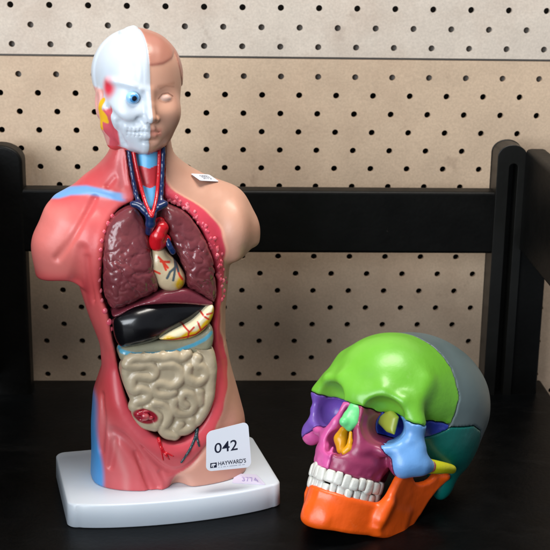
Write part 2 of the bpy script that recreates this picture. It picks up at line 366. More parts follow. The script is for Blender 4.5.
# shoulders
def arm(pts, r, cut_n, cut_p):
    s = tube(G, pts, r, 1.0); c = (G[0]-f32(cut_p[0]))*f32(cut_n[0])+(G[2]-f32(cut_p[2]))*f32(cut_n[2]); return smax(s, c, 0.6)
F = smin(F, arm([(-5.2, 0.1, 23.6), (-7.5, 0.2, 22.5), (-8.5, 0.2, 21.0), (-8.6, 0.2, 17.0)], [2.3, 2.65, 2.45, 2.35], (0.12, 0, -0.99), (-9, 0, 18.5)), 1.3)
F = smin(F, arm([(3.0, 0.1, 23.9), (5.0, 0.2, 23.0), (6.05, 0.2, 21.6), (6.5, 0.2, 17.0)], [2.2, 2.6, 2.4, 2.2], (-0.06, 0, -0.99), (6, 0, 20.45)), 1.2)
F = smin(F, tube(G, [(-2.2, 0.6, 28), (-5.6, 0.5, 25.9), (-8.2, 0.3, 23.9)], [1.5, 1.2, 1.2], 0.5), 1.4)
F = smin(F, tube(G, [(-1.0, 0.6, 27.6), (2.2, 0.5, 25.7), (5.6, 0.3, 24.0)], [1.4, 1.2, 1.2], 0.5), 1.4)
# breast / ribs / hip modelling and muscle grooves on the flayed half
F = smin(F, ell(G, (-6.4, -2.2, 21.2), (1.9, 1.7, 3.0)), 1.0)
F = smin(F, ell(G, (5.9, -2.0, 22.0), (1.2, 1.6, 2.3)), 1.0)
def groove(F, px, r, k, dep=0.0, w=None):
    pts = []
    for a, b in px:
        p = on(a, b, -4.0)
        for _ in range(4):
            i = int(np.clip(round((p[0]-lo[0])/hb), 0, F.shape[0]-1)); kk = int(np.clip(round((p[2]-lo[2])/hb), 0, F.shape[2]-1)); c = F[i, :, kk] < 0
            if not c.any(): break
            p = on(a, b, lo[1]+hb*int(np.argmax(c)))
        pts.append((p[0], p[1]-r*0.35+dep, p[2]))
    return smax(F, -tube(G, smooth_line(pts, 2), r, 0), k)
F = groove(F, [(95, 198), (88, 212), (80, 226), (72, 240), (62, 252), (57, 258)], 0.16, 0.45)
F = groove(F, [(80, 250), (77, 262), (75, 274), (74, 282)], 0.55, 0.45, -0.25)
F = groove(F, [(87, 258), (88, 275), (95, 300)], 0.16, 0.5)
F = groove(F, [(113, 432), (124, 438), (134, 450), (146, 468), (156, 486)], 0.26, 0.6)
F = groove(F, [(114, 440), (113, 452), (110, 466)], 0.14, 0.4)
F = groove(F, [(136, 452), (142, 470), (149, 488)], 0.1, 0.4)
F = groove(F, [(127, 425), (138, 440), (152, 458), (166, 470), (176, 472), (190, 466), (203, 450), (212, 436)], 0.13, 0.45)
F = groove(F, [(160, 472), (164, 480), (166, 487)], 0.12, 0.3)
F = groove(F, [(103, 395), (104, 420), (101, 450)], 0.12, 0.5)
F = groove(F, [(112, 150), (104, 165), (92, 180)], 0.12, 0.5)
F = groove(F, [(122, 148), (121, 165), (124, 185)], 0.14, 0.45)
F = groove(F, [(114, 178), (108, 186)], 0.12, 0.4)
F = smax(F, -ell(G, (0.35, -5.9, -0.3), (1.0, 1.9, 1.5)), 0.7)
CLX = xz([(62, 194), (74, 190.5), (90, 190), (105, 193), (118, 196.5), (130, 198)], -3.5)
zc_ = G[2]+f32(0.216)*(G[1]+f32(3.5)); cl_ = np.interp(G[0], CLX[:, 0], CLX[:, 1]).astype(f32); F = F-f32(0.14)*np.exp(-((zc_-cl_)/f32(0.42))**2)*(G[1] < 0.5)/(1+np.exp(np.clip((G[0]+f32(4.3))*6, -20, 20)))
F = F-f32(0.05)*wob(G, 0.9, 3)*(G[0] < -1)
# raised lip round the cavity, then the cavity itself
d2 = poly2(G[0], G[2], CAV)[:, 0:1, :]
lip = np.exp(-((d2-f32(0.45))/f32(0.45))**2)*f32(0.17)
zf = G[2]; lowlip = np.exp(-((d2-f32(0.9))/f32(0.8))**2)*f32(0.22)
wz_ = ss(10.5, 13.0, zf).astype(f32); F = F-(lip*wz_+lowlip*(1-wz_))*(G[1] < -1)
F = smax(F, -np.maximum(d2, G[1]+f32(1.6)), 0.35)
# neck window
wp = xz([(128, 146), (168, 146), (166, 180), (164, 204), (136, 204), (131, 178)], -2.6)
dw = poly2(G[0], G[2], wp)[:, 0:1, :]; F = smax(F, -np.maximum(dw, G[1]+f32(0.7)), 0.3)
F = np.maximum(F, -G[2]).astype(f32)
V, Q = nets(F, lo, hb, 1)
RIMP = xz([(168, 150), (168, 178), (171, 191), (193.6, 204), (216, 219), (226.7, 239), (228.5, 262), (225, 300), (222, 330), (229, 352), (232, 372), (226, 403), (207, 440), (189, 464), (172, 472), (168, 490)], -4.3)
RIMP = smooth_line(RIMP, 2)
def torso_col(v):
    n = v.shape[0]; x, y, z = v.T; c = np.tile(lin(*RED), (n, 1))
    w = wob(v.T, 0.8, 5); w2 = wob(v.T*np.array([[1.6], [1], [0.35]]), 1.7, 9)
    c = mixc(c, ss(-0.5, 0.9, w+0.3)*0.5, SAL); c = mixc(c, ss(0.2, 0.9, w2)*0.35, (226, 130, 128)); c = mixc(c, ss(0.3, 0.9, -w2)*0.4, (172, 44, 58))
    c = mixc(c, ss(-6.5, -9.0, x)*ss(17, 19, z)*ss(-3.6, -2.2, -np.abs(z-22)-0*x)*0.75, (226, 128, 118))
    c = mixc(c, ss(8, 5, z)*0.45, (214, 104, 112))
    d = poly2(x, z, CAV); front = y < -1.0
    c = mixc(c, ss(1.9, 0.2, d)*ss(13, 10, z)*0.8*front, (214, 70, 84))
    # skin half: right of the rim line
    rx = np.interp(z, RIMP[::-1, 1], RIMP[::-1, 0]); wav = 0.06*np.sin(z*3.1)
    sk = np.where(front, ss(-0.10, 0.10, x-rx-wav), ss(-1.4, -1.2, x)); sk = np.where((z < 0.6) & (x > 0.3), 1, sk)
    rimm = front & (x > -1.4) & (d > 0)
    c = mixc(c, (rimm*(z > 11)).astype(float), (214, 66, 86))
    skc = np.tile(lin(*SKIN), (n, 1)); skc = mixc(skc, ss(10, 2, z)*0.6, (218, 158, 142)); skc = mixc(skc, ss(0.1, 0.8, w)*0.25, (216, 158, 134))
    c = c*(1-sk[:, None])+skc*sk[:, None]
    edge = np.exp(-((x-rx-wav-0.1)/0.13)**2)*front*(z > 12)*(z < 30); c = mixc(c, edge*0.7, (240, 176, 148))
    # blue tracts and yellow nerve
    zc2 = z+0.216*(y+3.5); cl2 = np.interp(x, CLX[:, 0], CLX[:, 1]); c = mixc(c, ss(0.46, 0.16, np.abs(zc2-cl2)-0.06+0.08*w)*(y < 0.6)*ss(-3.3, -4.0, x)*0.92, (96, 166, 222))
    bl = ss(-5.85, -6.35, x-0.10*np.sin(z)+0.05*z-0.1)*ss(8.9, 7.6, z); c = mixc(c, bl*(1-sk), BLUE)
    ft = np.exp(-((x-np.interp(z, [1.5, 7.5], [-4.2, -6.0]))/0.3)**2)*ss(7.5, 5, z)*front*(1-sk); c = mixc(c, ft*0.35, (226, 160, 158))
    pn = np.exp(-((x-np.interp(z, [25, 30], [-3.5, -4.1]))/0.25)**2)*(z > 25.6)*front; c = mixc(c, pn*0.5, (236, 140, 140))
    wp_ = poly2(x, z, wp); neckred = (wp_ < 0.05) & (z > 24.5) & (y < -0.2); c = mixc(c, neckred.astype(float), (196, 40, 52))
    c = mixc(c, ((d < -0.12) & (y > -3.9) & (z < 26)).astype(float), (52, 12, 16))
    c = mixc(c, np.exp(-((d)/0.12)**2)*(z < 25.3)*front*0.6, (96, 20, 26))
    return c
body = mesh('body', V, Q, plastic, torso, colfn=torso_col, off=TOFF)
FT, loT = F, lo
def hit(px, py):                                            # first point of the body met by a sight line
    r = ray(px, py); o = (CAM-TO) @ TR; d = r @ TR; ts = np.arange(95, 125, 0.03)[:, None]; P = o+d*ts
    ii = np.round((P-np.array(loT))/hb).astype(int); ok = ((ii >= 0) & (ii < np.array(FT.shape))).all(1); ii = np.clip(ii, 0, np.array(FT.shape)-1)
    f_ = np.where(ok, FT[ii[:, 0], ii[:, 1], ii[:, 2]], 9); return P[int(np.argmax(f_ < 0.02))] if (f_ < 0.02).any() else P[int(np.argmin(f_))]
# ---- beads along the rib rim
def blob_obj(name, items, mat, parent, colfn, h, off=TOFF, k=0.0, extra=None):
    lo_ = np.min([np.array(c)-np.max(r) for c, r in items], 0)-3*h; hi_ = np.max([np.array(c)+np.max(r) for c, r in items], 0)+3*h
    g = grid(lo_, hi_, h); Fb = None
    for c, r in items:
        e = ell(g, c, r); Fb = e if Fb is None else (smin(Fb, e, k) if k else np.minimum(Fb, e))
    v_, q_ = nets(np.broadcast_to(Fb, np.broadcast(*g).shape).astype(f32), lo_, h); return mesh(name, v_, q_, mat, parent, colfn=colfn, off=off)
def surf_y(x, z):                                            # front surface of the body at x, z
    i = int(round((x-lo[0])/hb)); k = int(round((z-lo[2])/hb)); col = F[i, :, k]; j = int(np.argmax(col < 0)); return lo[1]+j*hb
cavd = CAV
outer = []
for px, py, s in [(127, 207, .14), (119, 210, .15), (112, 216, .15), (107.5, 224, .2), (104, 232, .15), (101.5, 241, .16), (100.5, 250, .15), (99.5, 259, .14), (99, 268, .15), (99, 280, .17), (100, 291, .18), (101.5, 301, .17), (105, 311, .19), (109, 322, .22), (111, 330, .17)]:
    outer.append((px, py, s))
for t in np.linspace(0, 1, 84):
    P = np.array([(165, 199), (176, 202), (187, 208), (200, 221), (210, 237), (216, 250), (220, 264), (222, 280), (221.5, 300)], float); u = t*(len(P)-1); i = min(int(u), len(P)-2); p = P[i]+(P[i+1]-P[i])*(u-i)
    p = p+rng.normal(size=2)*np.array([2.4, 1.6]); outer.append((p[0], p[1], 0.09+0.09*rng.random()))
items = []
for px, py, s in outer:
    p = on(px, py, -4.1); yy = surf_y(p[0], p[2]); p = on(px, py, yy); s = s*1.3 if px < 130 else s*1.15; items.append(((p[0], surf_y(p[0], p[2])+0.03, p[2]), (s, s*0.8, s*1.15)))
for side_ in (-1, 1):
    its_ = [q for q in items if (q[0][0]+1.0)*side_ > 0]
    blob_obj('rib_rim_beads', its_, glossy, torso, lambda v: mixc(np.tile(lin(222, 84, 104), (len(v), 1)), ss(-0.2, 0.6, wob(v.T, 3.0, 2))*0.7, (230, 130, 138)), 0.06)
# ---- pillow-shaped organs cut to an outline
def organ(name, poly, y0, half, rr, colfn, mat=glossy, dome=0.0, domec=None, domer=3.0, bumpa=0.0, bs=2.0, seed=1, h=0.09, extra=None, n=2, parent=torso):
    P = smooth_poly(poly, n); lo_ = (P[:, 0].min()-0.4, y0-half-dome-1.0, P[:, 1].min()-0.4); hi_ = (P[:, 0].max()+0.4, y0+half+0.4, P[:, 1].max()+0.4)
    g = grid(lo_, hi_, h); d = poly2(g[0], g[2], P)
    c = domec if domec is not None else P.mean(0); dm = dome*np.exp(-((g[0]-f32(c[0]))**2+(g[2]-f32(c[1]))**2)/f32(domer**2))
    ym = y0-dm; qx = d+f32(rr); qy = np.abs(g[1]-ym)-f32(half-rr); qy = np.where(g[1] > y0, np.maximum(np.abs(g[1]-y0)-f32(half-rr), -1), qy)
    Fo = np.sqrt(np.maximum(qx, 0)**2+np.maximum(qy, 0)**2)+np.minimum(np.maximum(qx, qy), 0)-f32(rr)
    if bumpa: Fo = Fo-f32(bumpa)*wob(g, bs, seed)
    if extra: Fo = extra(g, Fo)
    v_, q_ = nets(Fo.astype(f32), lo_, h); o = mesh(name, v_, q_, mat, parent, colfn=colfn, off=TOFF); return o
LUNG, LUNG2 = (116, 52, 58), (144, 78, 78)
def V3_(pts): return [tuple(on(a, b, y)) for a, b, y in pts]
def lung_col(v):
    c = np.tile(lin(*LUNG), (len(v), 1)); return mixc(mixc(c, ss(-0.2, 0.7, wob(v.T, 1.6, 12))*0.35, LUNG2), ss(0.3, 0.8, wob(v.T, 3.4, 4))*0.22, (132, 72, 66))
def lung_fold(path):
    P3 = path
    def fn(g, Fo):
        for a, b in zip(P3[:-1], P3[1:]): Fo = smax(Fo, -seg(g, a, b, 0.09), 0.28)
        # wrinkled lobules
        n1 = 1-np.abs(wob(g, 3.2, 21)); n2 = 1-np.abs(wob(g, 4.6, 33)); ms = np.clip(np.exp(-((g[2]-f32(19.3))/f32(3.8))**2), 0, 1)
        return Fo+f32(0.15)*(n1**5)*ms+f32(0.10)*(n2**7)*ms
    return fn
LL = xz([(137, 208), (128, 210), (115, 218), (106.5, 232), (103, 252), (102.5, 272), (104, 293), (110.5, 312.5), (122, 309), (135, 302), (150, 297), (160, 291), (159, 282), (155.5, 270), (152.5, 252), (150, 238), (146, 223)], -4.4)
organ('lung', LL, -3.3, 1.15, 0.85, lung_col, dome=0.95, domec=(-3.6, 19.6), bumpa=0.06, bs=2.2, seed=3, extra=lung_fold([(-4.9, -4.9, 16.2), (-3.4, -5.3, 17.0), (-1.4, -5.2, 17.9)]), h=0.08)
RL = xz([(165, 205), (175, 208), (188.5, 214), (199, 227), (208.5, 245), (214.5, 264), (217.5, 284), (218, 301), (214.5, 306), (204, 297), (192, 291), (184, 286), (186, 276), (181, 262), (173, 246), (166, 232), (163, 219)], -4.2)
organ('lung', RL, -3.1, 1.15, 0.85, lung_col, dome=0.8, domec=(2.4, 20.0), bumpa=0.06, bs=2.2, seed=8, extra=lung_fold([(0.9, -5, 18.1), (2.4, -5.2, 17.6), (3.6, -5.1, 16.8)]), h=0.08)
organ('diaphragm', xz([(111, 317), (122, 311), (137, 304), (152, 298), (163, 292), (172, 291), (184, 288), (196, 292), (208, 300), (214, 303), (212, 307), (180, 303), (150, 304), (133, 308), (118, 318)], -4.5), -3.3, 1.25, 0.35, lambda v: mixc(const((122, 48, 60))(v), ss(0, .8, wob(v.T, 1.5, 3))*.3, (146, 70, 78)), dome=0.35, domec=(-0.5, 17), bumpa=0.03, h=0.08)
organ('liver', xz([(113, 319), (122, 313), (137, 306), (160, 303), (190, 303), (213, 303), (206, 314), (194, 324), (178, 331), (166, 336), (157, 341), (140, 345), (124, 350), (118, 346), (114, 334)], -4.4), -2.95, 1.35, 0.85, const((12, 11, 14)), mat=material('liver_dark_gloss', None, 0.26, coat=0.6, var=0.1, bump=0.03, bscale=60), extra=lambda g, Fo: smax(Fo, -tube(g, V3_([(163, 300, -5.3), (163, 320, -5.5), (163, 338, -5.1)]), 0.05), 0.1), dome=1.15, domec=(-2.7, 15.0), domer=2.3, h=0.08)
ST = [(212, 304), (205, 309), (197, 318), (187, 325), (173, 331), (160, 337), (158, 340), (175, 341), (192, 338), (205, 330), (213, 318), (214.5, 308)]
def stomach_col(v):
    c = np.tile(lin(226, 214, 178), (len(v), 1)); pl = xz([(160, 338), (180, 334), (196, 328), (207, 318), (213, 306)], -4.6); d = pdist(v, pl)
    up_ = v[:, 2]-np.interp(v[:, 0], pl[:, 0], pl[:, 1]); c = mixc(c, ss(0.15, -0.12, up_+0.1*np.sin(v[:, 0]*4)), (222, 176, 24))
    for L_ in [[(160, 341), (176, 338), (195, 333), (206, 324)], [(187, 337), (188, 330), (184, 326)], [(200, 329), (197, 321)], [(208, 318), (203, 315), (201, 312)], [(188, 331), (193, 326)], [(212, 312), (206, 313)]]:
        c = mixc(c, ss(0.11, 0.05, pdist(v, xz(L_, -4.6))), (196, 50, 34))
    return c
organ('stomach', xz(ST, -4.6), -3.9, 0.95, 0.5, stomach_col, dome=0.2, domec=(2, 14.5), bumpa=0.03, h=0.07, mat=glossy)
def colon_col(v):
    c = np.tile(lin(150, 146, 122), (len(v), 1)); c = mixc(c, ss(0, .7, wob(v.T, 1.8, 5))*.35, (128, 132, 112))
    pl = xz([(122, 353), (135, 355), (155, 354.5), (175, 352), (195, 345), (205, 340), (212, 334)], -4.8); d = pdist(v, pl)
    return mixc(c, ss(0.21, 0.12, d)*(v[:, 1] < -3), (92, 170, 196))
def colon_x(g, Fo):
    for px in (132, 144, 158, 172, 186, 199):
        p = on(px, 352-(px-158)*0.12, -5.0); Fo = smax(Fo, -seg(g, (p[0], p[1]-0.25, p[2]-1.3), (p[0]+0.1, p[1]-0.25, p[2]+1.3), 0.12), 0.45)
    return Fo
organ('colon', xz([(119, 352), (127, 347), (145, 344), (165, 341), (185, 339), (200, 333), (209, 326), (214, 328), (215, 340), (212, 352), (206, 358), (190, 357), (165, 360), (140, 362), (124, 364), (120, 360)], -4.5), -3.4, 1.2, 0.65, colon_col, dome=0.1, bumpa=0.03, h=0.08, extra=colon_x)
# small intestine: coiled tubes on a filled bed
def crop(pts): return [(90+a/3.667, 320+b/3.667) for a, b in pts]
COILS = [[(140, 165), (175, 172), (215, 160), (243, 180), (232, 212), (195, 205), (164, 205), (152, 228), (158, 260), (190, 246), (222, 262), (205, 292), (172, 298), (164, 316)],
         [(262, 165), (300, 158), (330, 178), (332, 216), (300, 242), (262, 226), (232, 238), (240, 268), (285, 270), (305, 262)],
         [(360, 172), (348, 205), (380, 228), (412, 222), (430, 196), (415, 170), (385, 165), (395, 140)],
         [(405, 95), (432, 112), (442, 150), (446, 200), (440, 250), (432, 300), (412, 345), (392, 372)],
         [(310, 290), (300, 320), (330, 345), (372, 335), (385, 300), (372, 268), (340, 262), (330, 290), (350, 308)],
         [(238, 300), (272, 305), (292, 335), (285, 370), (262, 395), (285, 418), (312, 422)],
         [(400, 262), (402, 300)], [(330, 378), (318, 402), (350, 405), (378, 385), (372, 365)], [(178, 326), (176, 345), (192, 368), (216, 385), (240, 392)], [(215, 318), (252, 345), (248, 376)], [(355, 126), (336, 143), (300, 128), (268, 143), (232, 131), (198, 146), (170, 136), (146, 152)]]
SIP = xz([(119, 364), (140, 361), (165, 358), (190, 354), (208, 350), (212.6, 360), (214, 380), (208, 406), (195, 425), (175, 437), (155, 429), (136, 411), (124, 388)], -4.4)
def si_extra(g, Fo):
    B = None; cx_, cz_ = SIP.mean(0)
    for P in COILS:
        L_ = smooth_line(xz(crop(P), -4.9), 2)
        yy = -4.55-0.35*np.exp(-(((L_[:, 0]-cx_)/3.6)**2+((L_[:, 1]-cz_)/3.8)**2)); pts = np.c_[L_[:, 0], yy, L_[:, 1]]; t = tube(g, pts, 0.56, 0.0); B = t if B is None else smin(B, t, 0.07)
    B = B-f32(0.06)*wob(g, 2.3, 7)-f32(0.03)*wob(g, 5.0, 8); return smin(Fo, B, 0.08)
def si_col(v):
    c = np.tile(lin(184, 168, 140), (len(v), 1)); c = mixc(c, ss(-.1, .8, wob(v.T, 1.2, 5))*.35, (162, 146, 118))
    ce = on(145, 415, -4.9); d = np.sqrt(((v[:, 0]-ce[0])/1.12)**2+((v[:, 2]-ce[2]+0.25*(v[:, 0]-ce[0]))/0.72)**2)
    return mixc(c, ss(1.05, 0.85, d)*(v[:, 1] < -4), (150, 26, 42))
organ('small_intestine', SIP, -3.78, 1.15, 0.5, si_col, dome=0.3, mat=gutmat, h=0.07, extra=si_extra)
ce = on(145, 415, -5.1)
its = [((ce[0]-0.5, ce[1]-.0, ce[2]+0.15), (0.36, .3, 0.3)), ((ce[0], ce[1]-.05, ce[2]-0.1), (0.4, .35, 0.4)), ((ce[0]+0.5, ce[1], ce[2]-.25), (0.3, .3, 0.22)), ((ce[0]+0.1, ce[1], ce[2]+0.35), (0.5, .25, 0.16)), ((ce[0]-0.3, ce[1]+.05, ce[2]-.4), (0.3, .25, .2))]
blob_obj('caecum', its, glossy, torso, lambda v: mixc(const((156, 24, 44))(v), ss(.2, .8, wob(v.T, 5, 5))*.8, (214, 120, 120)), 0.05, k=0.1)
# ---- vessels
def tube_obj(name, paths, rad, colr, h=0.06, k=0.08, parent=torso, mat=glossy, colfn=None):
    A_ = np.vstack([np.array(p, float) for p in paths]); lo_ = A_.min(0)-0.9; hi_ = A_.max(0)+0.9; g = grid(lo_, hi_, h); Ft = None
    for i, p in enumerate(paths):
        r = rad[i] if hasattr(rad, '__len__') else rad; t = tube(g, smooth_line(p, 1) if not hasattr(r, '__len__') else p, r, k*0.5); Ft = t if Ft is None else smin(Ft, t, k)
    v_, q_ = nets(np.broadcast_to(Ft, np.broadcast(*g).shape).astype(f32), lo_, h); return mesh(name, v_, q_, mat, parent, colfn=colfn or const(colr), off=TOFF)
def V3(pts): return [tuple(on(a, b, y)) for a, b, y in pts]
tube_obj('vein', [V3([(128.5, 146, -2.2), (130, 160, -2.5), (133, 178, -3.0), (136.5, 198, -3.9), (143, 209, -4.7), (151, 218, -5.1)]), V3([(163.5, 148, -2.3), (162.5, 170, -2.9), (161.5, 190, -3.6), (160.5, 203, -4.4), (151.5, 217, -5.1)]), V3([(151, 216, -5.1), (150.5, 224, -5.0), (149, 232, -4.4)]), V3([(133, 204, -4.4), (139, 205, -4.6), (145, 211, -4.9)]), V3([(165, 204, -4.5), (159, 207, -4.8)])], [0.17, 0.17, [0.42, 0.4, 0.3], 0.26, 0.28], NAVY, h=0.055, k=0.3)
tube_obj('artery', [V3([(133, 149, -2.3), (136, 165, -2.7), (140.5, 185, -3.4), (145, 202, -4.4), (149.5, 212, -5.3), (152, 216, -5.45)]), V3([(159.5, 149, -2.3), (159, 170, -2.9), (157.5, 190, -3.6), (155.5, 203, -4.6), (152, 215.5, -5.45)])], 0.155, (196, 22, 34), h=0.05, k=0.12)
def trachea_col(v):
    z = v[:, 2]; c = np.tile(lin(198, 52, 60), (len(v), 1)); b1 = xz([(150, 154), (150, 167.5), (150, 186), (150, 206)], -2.9)[:, 1]
    wv = 0.08*np.sin(v[:, 0]*5); c = mixc(c, ((z < b1[0]+wv) & (z > b1[1]+wv)).astype(float), (96, 178, 226)); return mixc(c, ((z < b1[2]+wv)).astype(float), (104, 182, 232))
tube_obj('trachea', [V3([(148, 146, -1.3), (148, 168, -1.8), (149.5, 185, -2.3), (151, 207, -3.6)])], [[1.1, 1.05, 0.85, 0.55]], None, h=0.08, colfn=trachea_col, mat=plastic)
# ---- heart
h_it = [(tuple(on(158, 258, -3.6)), (0.85, 1.1, 1.2)), (tuple(on(166, 272, -3.7)), (1.15, 1.25, 1.45)), (tuple(on(174, 279, -3.8)), (0.95, 1.1, 1.0)), (tuple(on(156, 266, -3.6)), (0.6, 0.9, 0.9))]
def heart_col(v):
    c = np.tile(lin(206, 184, 148), (len(v), 1)); y0 = on(180, 284, -4.8); d = np.hypot(v[:, 0]-y0[0], v[:, 2]-y0[2]); c = mixc(c, ss(0.75, 0.3, d+.1*np.sin(v[:, 0]*7)), (216, 168, 24))
    for L_ in [[(159, 258), (163, 262), (168, 268)], [(161, 262), (170, 263)], [(163, 262), (166, 270)], [(176, 264), (180, 276), (183, 280)], [(155, 272), (160, 274)]]: c = mixc(c, ss(0.13, 0.06, pdist(v, xz(L_, -4.9))), (214, 60, 38))
    for L_ in [[(177, 257), (176, 267), (173, 280)], [(177, 262), (179, 272)], [(176, 268), (170, 272), (167, 278)]]: c = mixc(c, ss(0.14, 0.07, pdist(v, xz(L_, -4.9))), (70, 84, 92))
    return c
blob_obj('heart', h_it, glossy, torso, heart_col, 0.06, k=0.6)
tube_obj('aorta', [V3([(157, 244, -4.2), (158, 236, -4.5), (161, 228, -4.4), (160, 222, -4.0)]), V3([(155, 241, -4.2), (165, 240, -4.2)])], [[0.62, 0.62, 0.6, 0.42], 0.5], (198, 20, 32), h=0.06, k=0.3)
tube_obj('vein', [V3([(167, 240, -4.5), (170, 247, -4.7), (173, 252, -4.6)])], 0.24, NAVY)
def sv(pts):
    o_ = []
    for a, b in smooth_line(np.array(pts, float), 2):
        p = on(a, b, -4.6)
        for _ in range(4): p = on(a, b, surf_y(p[0], p[2]))
        o_.append((p[0], p[1]-0.09, p[2]))
    return o_
def tap(n, a, b): return list(np.linspace(a, b, n))
P1, P2 = sv([(197, 429), (196.5, 432), (196, 435), (190, 449), (181, 462)]), sv([(196, 434), (199, 446)])
tube_obj('vein', [P1, P2], [tap(len(P1), .17, .09), tap(len(P2), .13, .08)], (44, 66, 72), h=0.05)
P1, P2, P3 = sv([(158, 437), (160, 444), (163, 451), (169, 459)]), sv([(163, 451), (173, 456)]), sv([(160, 444), (163, 460)])
tube_obj('artery', [P1, P2, P3], [tap(len(P1), .17, .07), tap(len(P2), .1, .05), tap(len(P3), .1, .05)], (204, 20, 36), h=0.045)
# ---- white base plate
c4 = [(-9.4, 5.2), (-9.4, -5.0), (9.4, -5.0), (9.4, 5.2)]
def base_outline(ins=0.0):
    pts = []; r = 0.9-ins*0.3
    def arc(cx_, cy_, a0, a1): return [(cx_+r*math.cos(R(t)), cy_+r*math.sin(R(t))) for t in np.linspace(a0, a1, 9)]
    w_, b_, t_ = 9.45-ins, -6.35+ins, 5.1-ins
    pts += arc(-w_+r, t_-r, 90, 180)+arc(-w_+r, b_+r, 180, 270)
    pts += [(x, b_-1.15*(1-(x/(w_-r))**2)**0.8) for x in np.linspace(-w_+r+0.4, w_-r-0.4, 25)]
    pts += arc(w_-r, b_+r, 270, 360)+arc(w_-r, t_-r, 0, 90); return pts
rings = [(0.12, 0.0), (0.0, 0.12), (0.06, 2.05), (0.12, 2.15), (0.24, 2.2)]; V = []; Fc = []; 
for ins, z in rings: V += [(x, y, z-TO[2]) for x, y in base_outline(ins)]
m_ = len(base_outline())
for i in range(len(rings)-1): Fc += [[i*m_+j, i*m_+(j+1) % m_, (i+1)*m_+(j+1) % m_, (i+1)*m_+j] for j in range(m_)]
Fc.append([(len(rings)-1)*m_+j for j in range(m_)]); Fc.append(list(range(m_))[::-1])
bo = mesh('base', V, Fc, satin, torso, colfn=const((204, 213, 222)), off=TOFF)
# ================================================================== HEAD
HM = Rm(0, 2.0, 5); HO = np.array([-1.92, -0.35, 34.3]); hh = 0.07; lo = (-4.7, -5.6, -6.4); hi = (4.6, 5.3, 5.6); G = grid(lo, hi, hh)
ax = np.abs(G[0]); GA = (ax, G[1], G[2])
F = smin(ell(G, (0, 0.6, 1.25), (3.66, 4.1, 3.62)), ell(G, (0, -0.9, -1.5), (3.15, 3.0, 3.4)), 1.2)
F = smin(F, ell(G, (0, -1.6, -3.4), (2.2, 1.9, 1.55)), 1.0)
F = smin(F, ell(G, (0, -3.05, -4.15), (0.8, 0.65, 0.62)), 0.7)
F = smin(F, ell(GA, (1.6, -2.65, -1.6), (1.05, 0.9, 1.1)), 1.2)                # cheeks
F = smax(F, -ell(GA, (1.4, -4.25, -0.22), (0.9, 0.62, 0.5)), 0.9)            # eye sockets
F = smin(F, ell(GA, (1.40, -2.98, -0.27), (0.60, 0.55, 0.36)), 0.12)           # eyes
F = smax(F, -tube(G, [(0.72, -3.75, -0.25), (1.1, -3.75, 0.12), (1.6, -3.66, 0.16), (2.1, -3.35, -0.1)], 0.05), 0.10)
F = smax(F, -tube(G, [(0.8, -3.75, -0.42), (1.3, -3.72, -0.62), (1.9, -3.5, -0.5)], 0.04), 0.12)
F = smin(F, tube(G, [(0, -3.55, 0.3), (0, -3.95, -0.8), (0, -4.35, -1.75)], [0.22, 0.27, 0.40], 0.2), 0.45)
F = smin(F, ell(GA, (0.45, -3.95, -1.9), (0.3, 0.38, 0.27)), 0.16)
F = smax(F, -ell(GA, (0.22, -4.25, -2.2), (0.14, 0.22, 0.14)), 0.12)
F = smin(F, ell(G, (0, -3.1, -3.05), (1.35, 0.75, 0.95)), 0.6)
F = smin(F, tube(GA, [(0, -3.92, -2.72), (0.3, -3.9, -2.66), (0.95, -3.45, -2.92)], [0.15, 0.17, 0.06], 0.1), 0.15)
F = smin(F, tube(GA, [(0, -3.86, -3.24), (0.4, -3.82, -3.2), (0.9, -3.45, -3.0)], [0.21, 0.19, 0.07], 0.1), 0.15)
F = smax(F, -tube(GA, [(0, -4.12, -2.97), (0.5, -4.0, -2.94), (1.0, -3.62, -2.97)], 0.045), 0.1)
F = smax(F, -tube(GA, [(0, -4.2, -2.3), (0, -4.1, -2.5)], 0.08), 0.15)
F = smax(F, -ell(G, (0, -3.85, -3.72), (0.7, 0.25, 0.16)), 0.3)
# hair cap on the skin side
hl = np.interp(np.arange(-6, 6, 0.01), [-0.2, 0.2, 1.2, 2.1, 2.55, 2.8, 3.3, 4], [2.45, 2.38, 2.5, 2.85, 3.3, 2.4, 0.9, -0.9])
hz = hl[np.clip(((G[0]+6)/0.01).astype(int), 0, 1199)]; hair = (G[2] > hz) & (G[0] > 0.1)
hs = 1/(1+np.exp(-np.clip((G[2]-hz)/f32(0.06), -20, 20))); F = F-f32(0.09)*hs*(G[0] > 0)-f32(0.03)*wob(G, 3.0, 3)*hs*(G[0] > 0)
# white half: ridge strip along the mid line, shell lip at the back and a jaw step
strip = np.exp(-((G[0]+0.22)/f32(0.26))**4)*(G[1] < 2.5); topm = 1/(1+np.exp(-np.clip((G[2]-1.6)*f32(2.5), -20, 20)))
F = F-strip*f32(0.05)-np.exp(-((G[0]+0.5)/f32(0.42))**4)*topm*f32(0.12)
F = F-f32(0.15)*((G[0] < 0)/(1+np.exp(-np.clip((G[1]-0.4-(G[2]-2)*f32(0.12))/f32(0.06), -20, 20))))*(G[2] > -0.6)
F = smax(F, -tube(G, [(-3.9, 0.25, 3.0), (-4.0, 0.2, 1.5), (-4.0, 0.3, 0.2)], 0.09), 0.06)
F = smin(F, ell(G, (-1.2, 0.3, 4.6), (0.45, 0.6, 0.28)), 0.25)
def hgroove(F, P, r, k, sgn=-1):
    pts = []
    for a, b in smooth_line(np.array(P, float), 2):
        c_ = F[int(round((a-lo[0])/hh)), :, int(round((b-lo[2])/hh))] < 0; pts.append((a, lo[1]+hh*int(np.argmax(c_)), b))
    T_ = tube(G, pts, r, 0); return smax(F, -T_, k) if sgn < 0 else smin(F, T_, k)
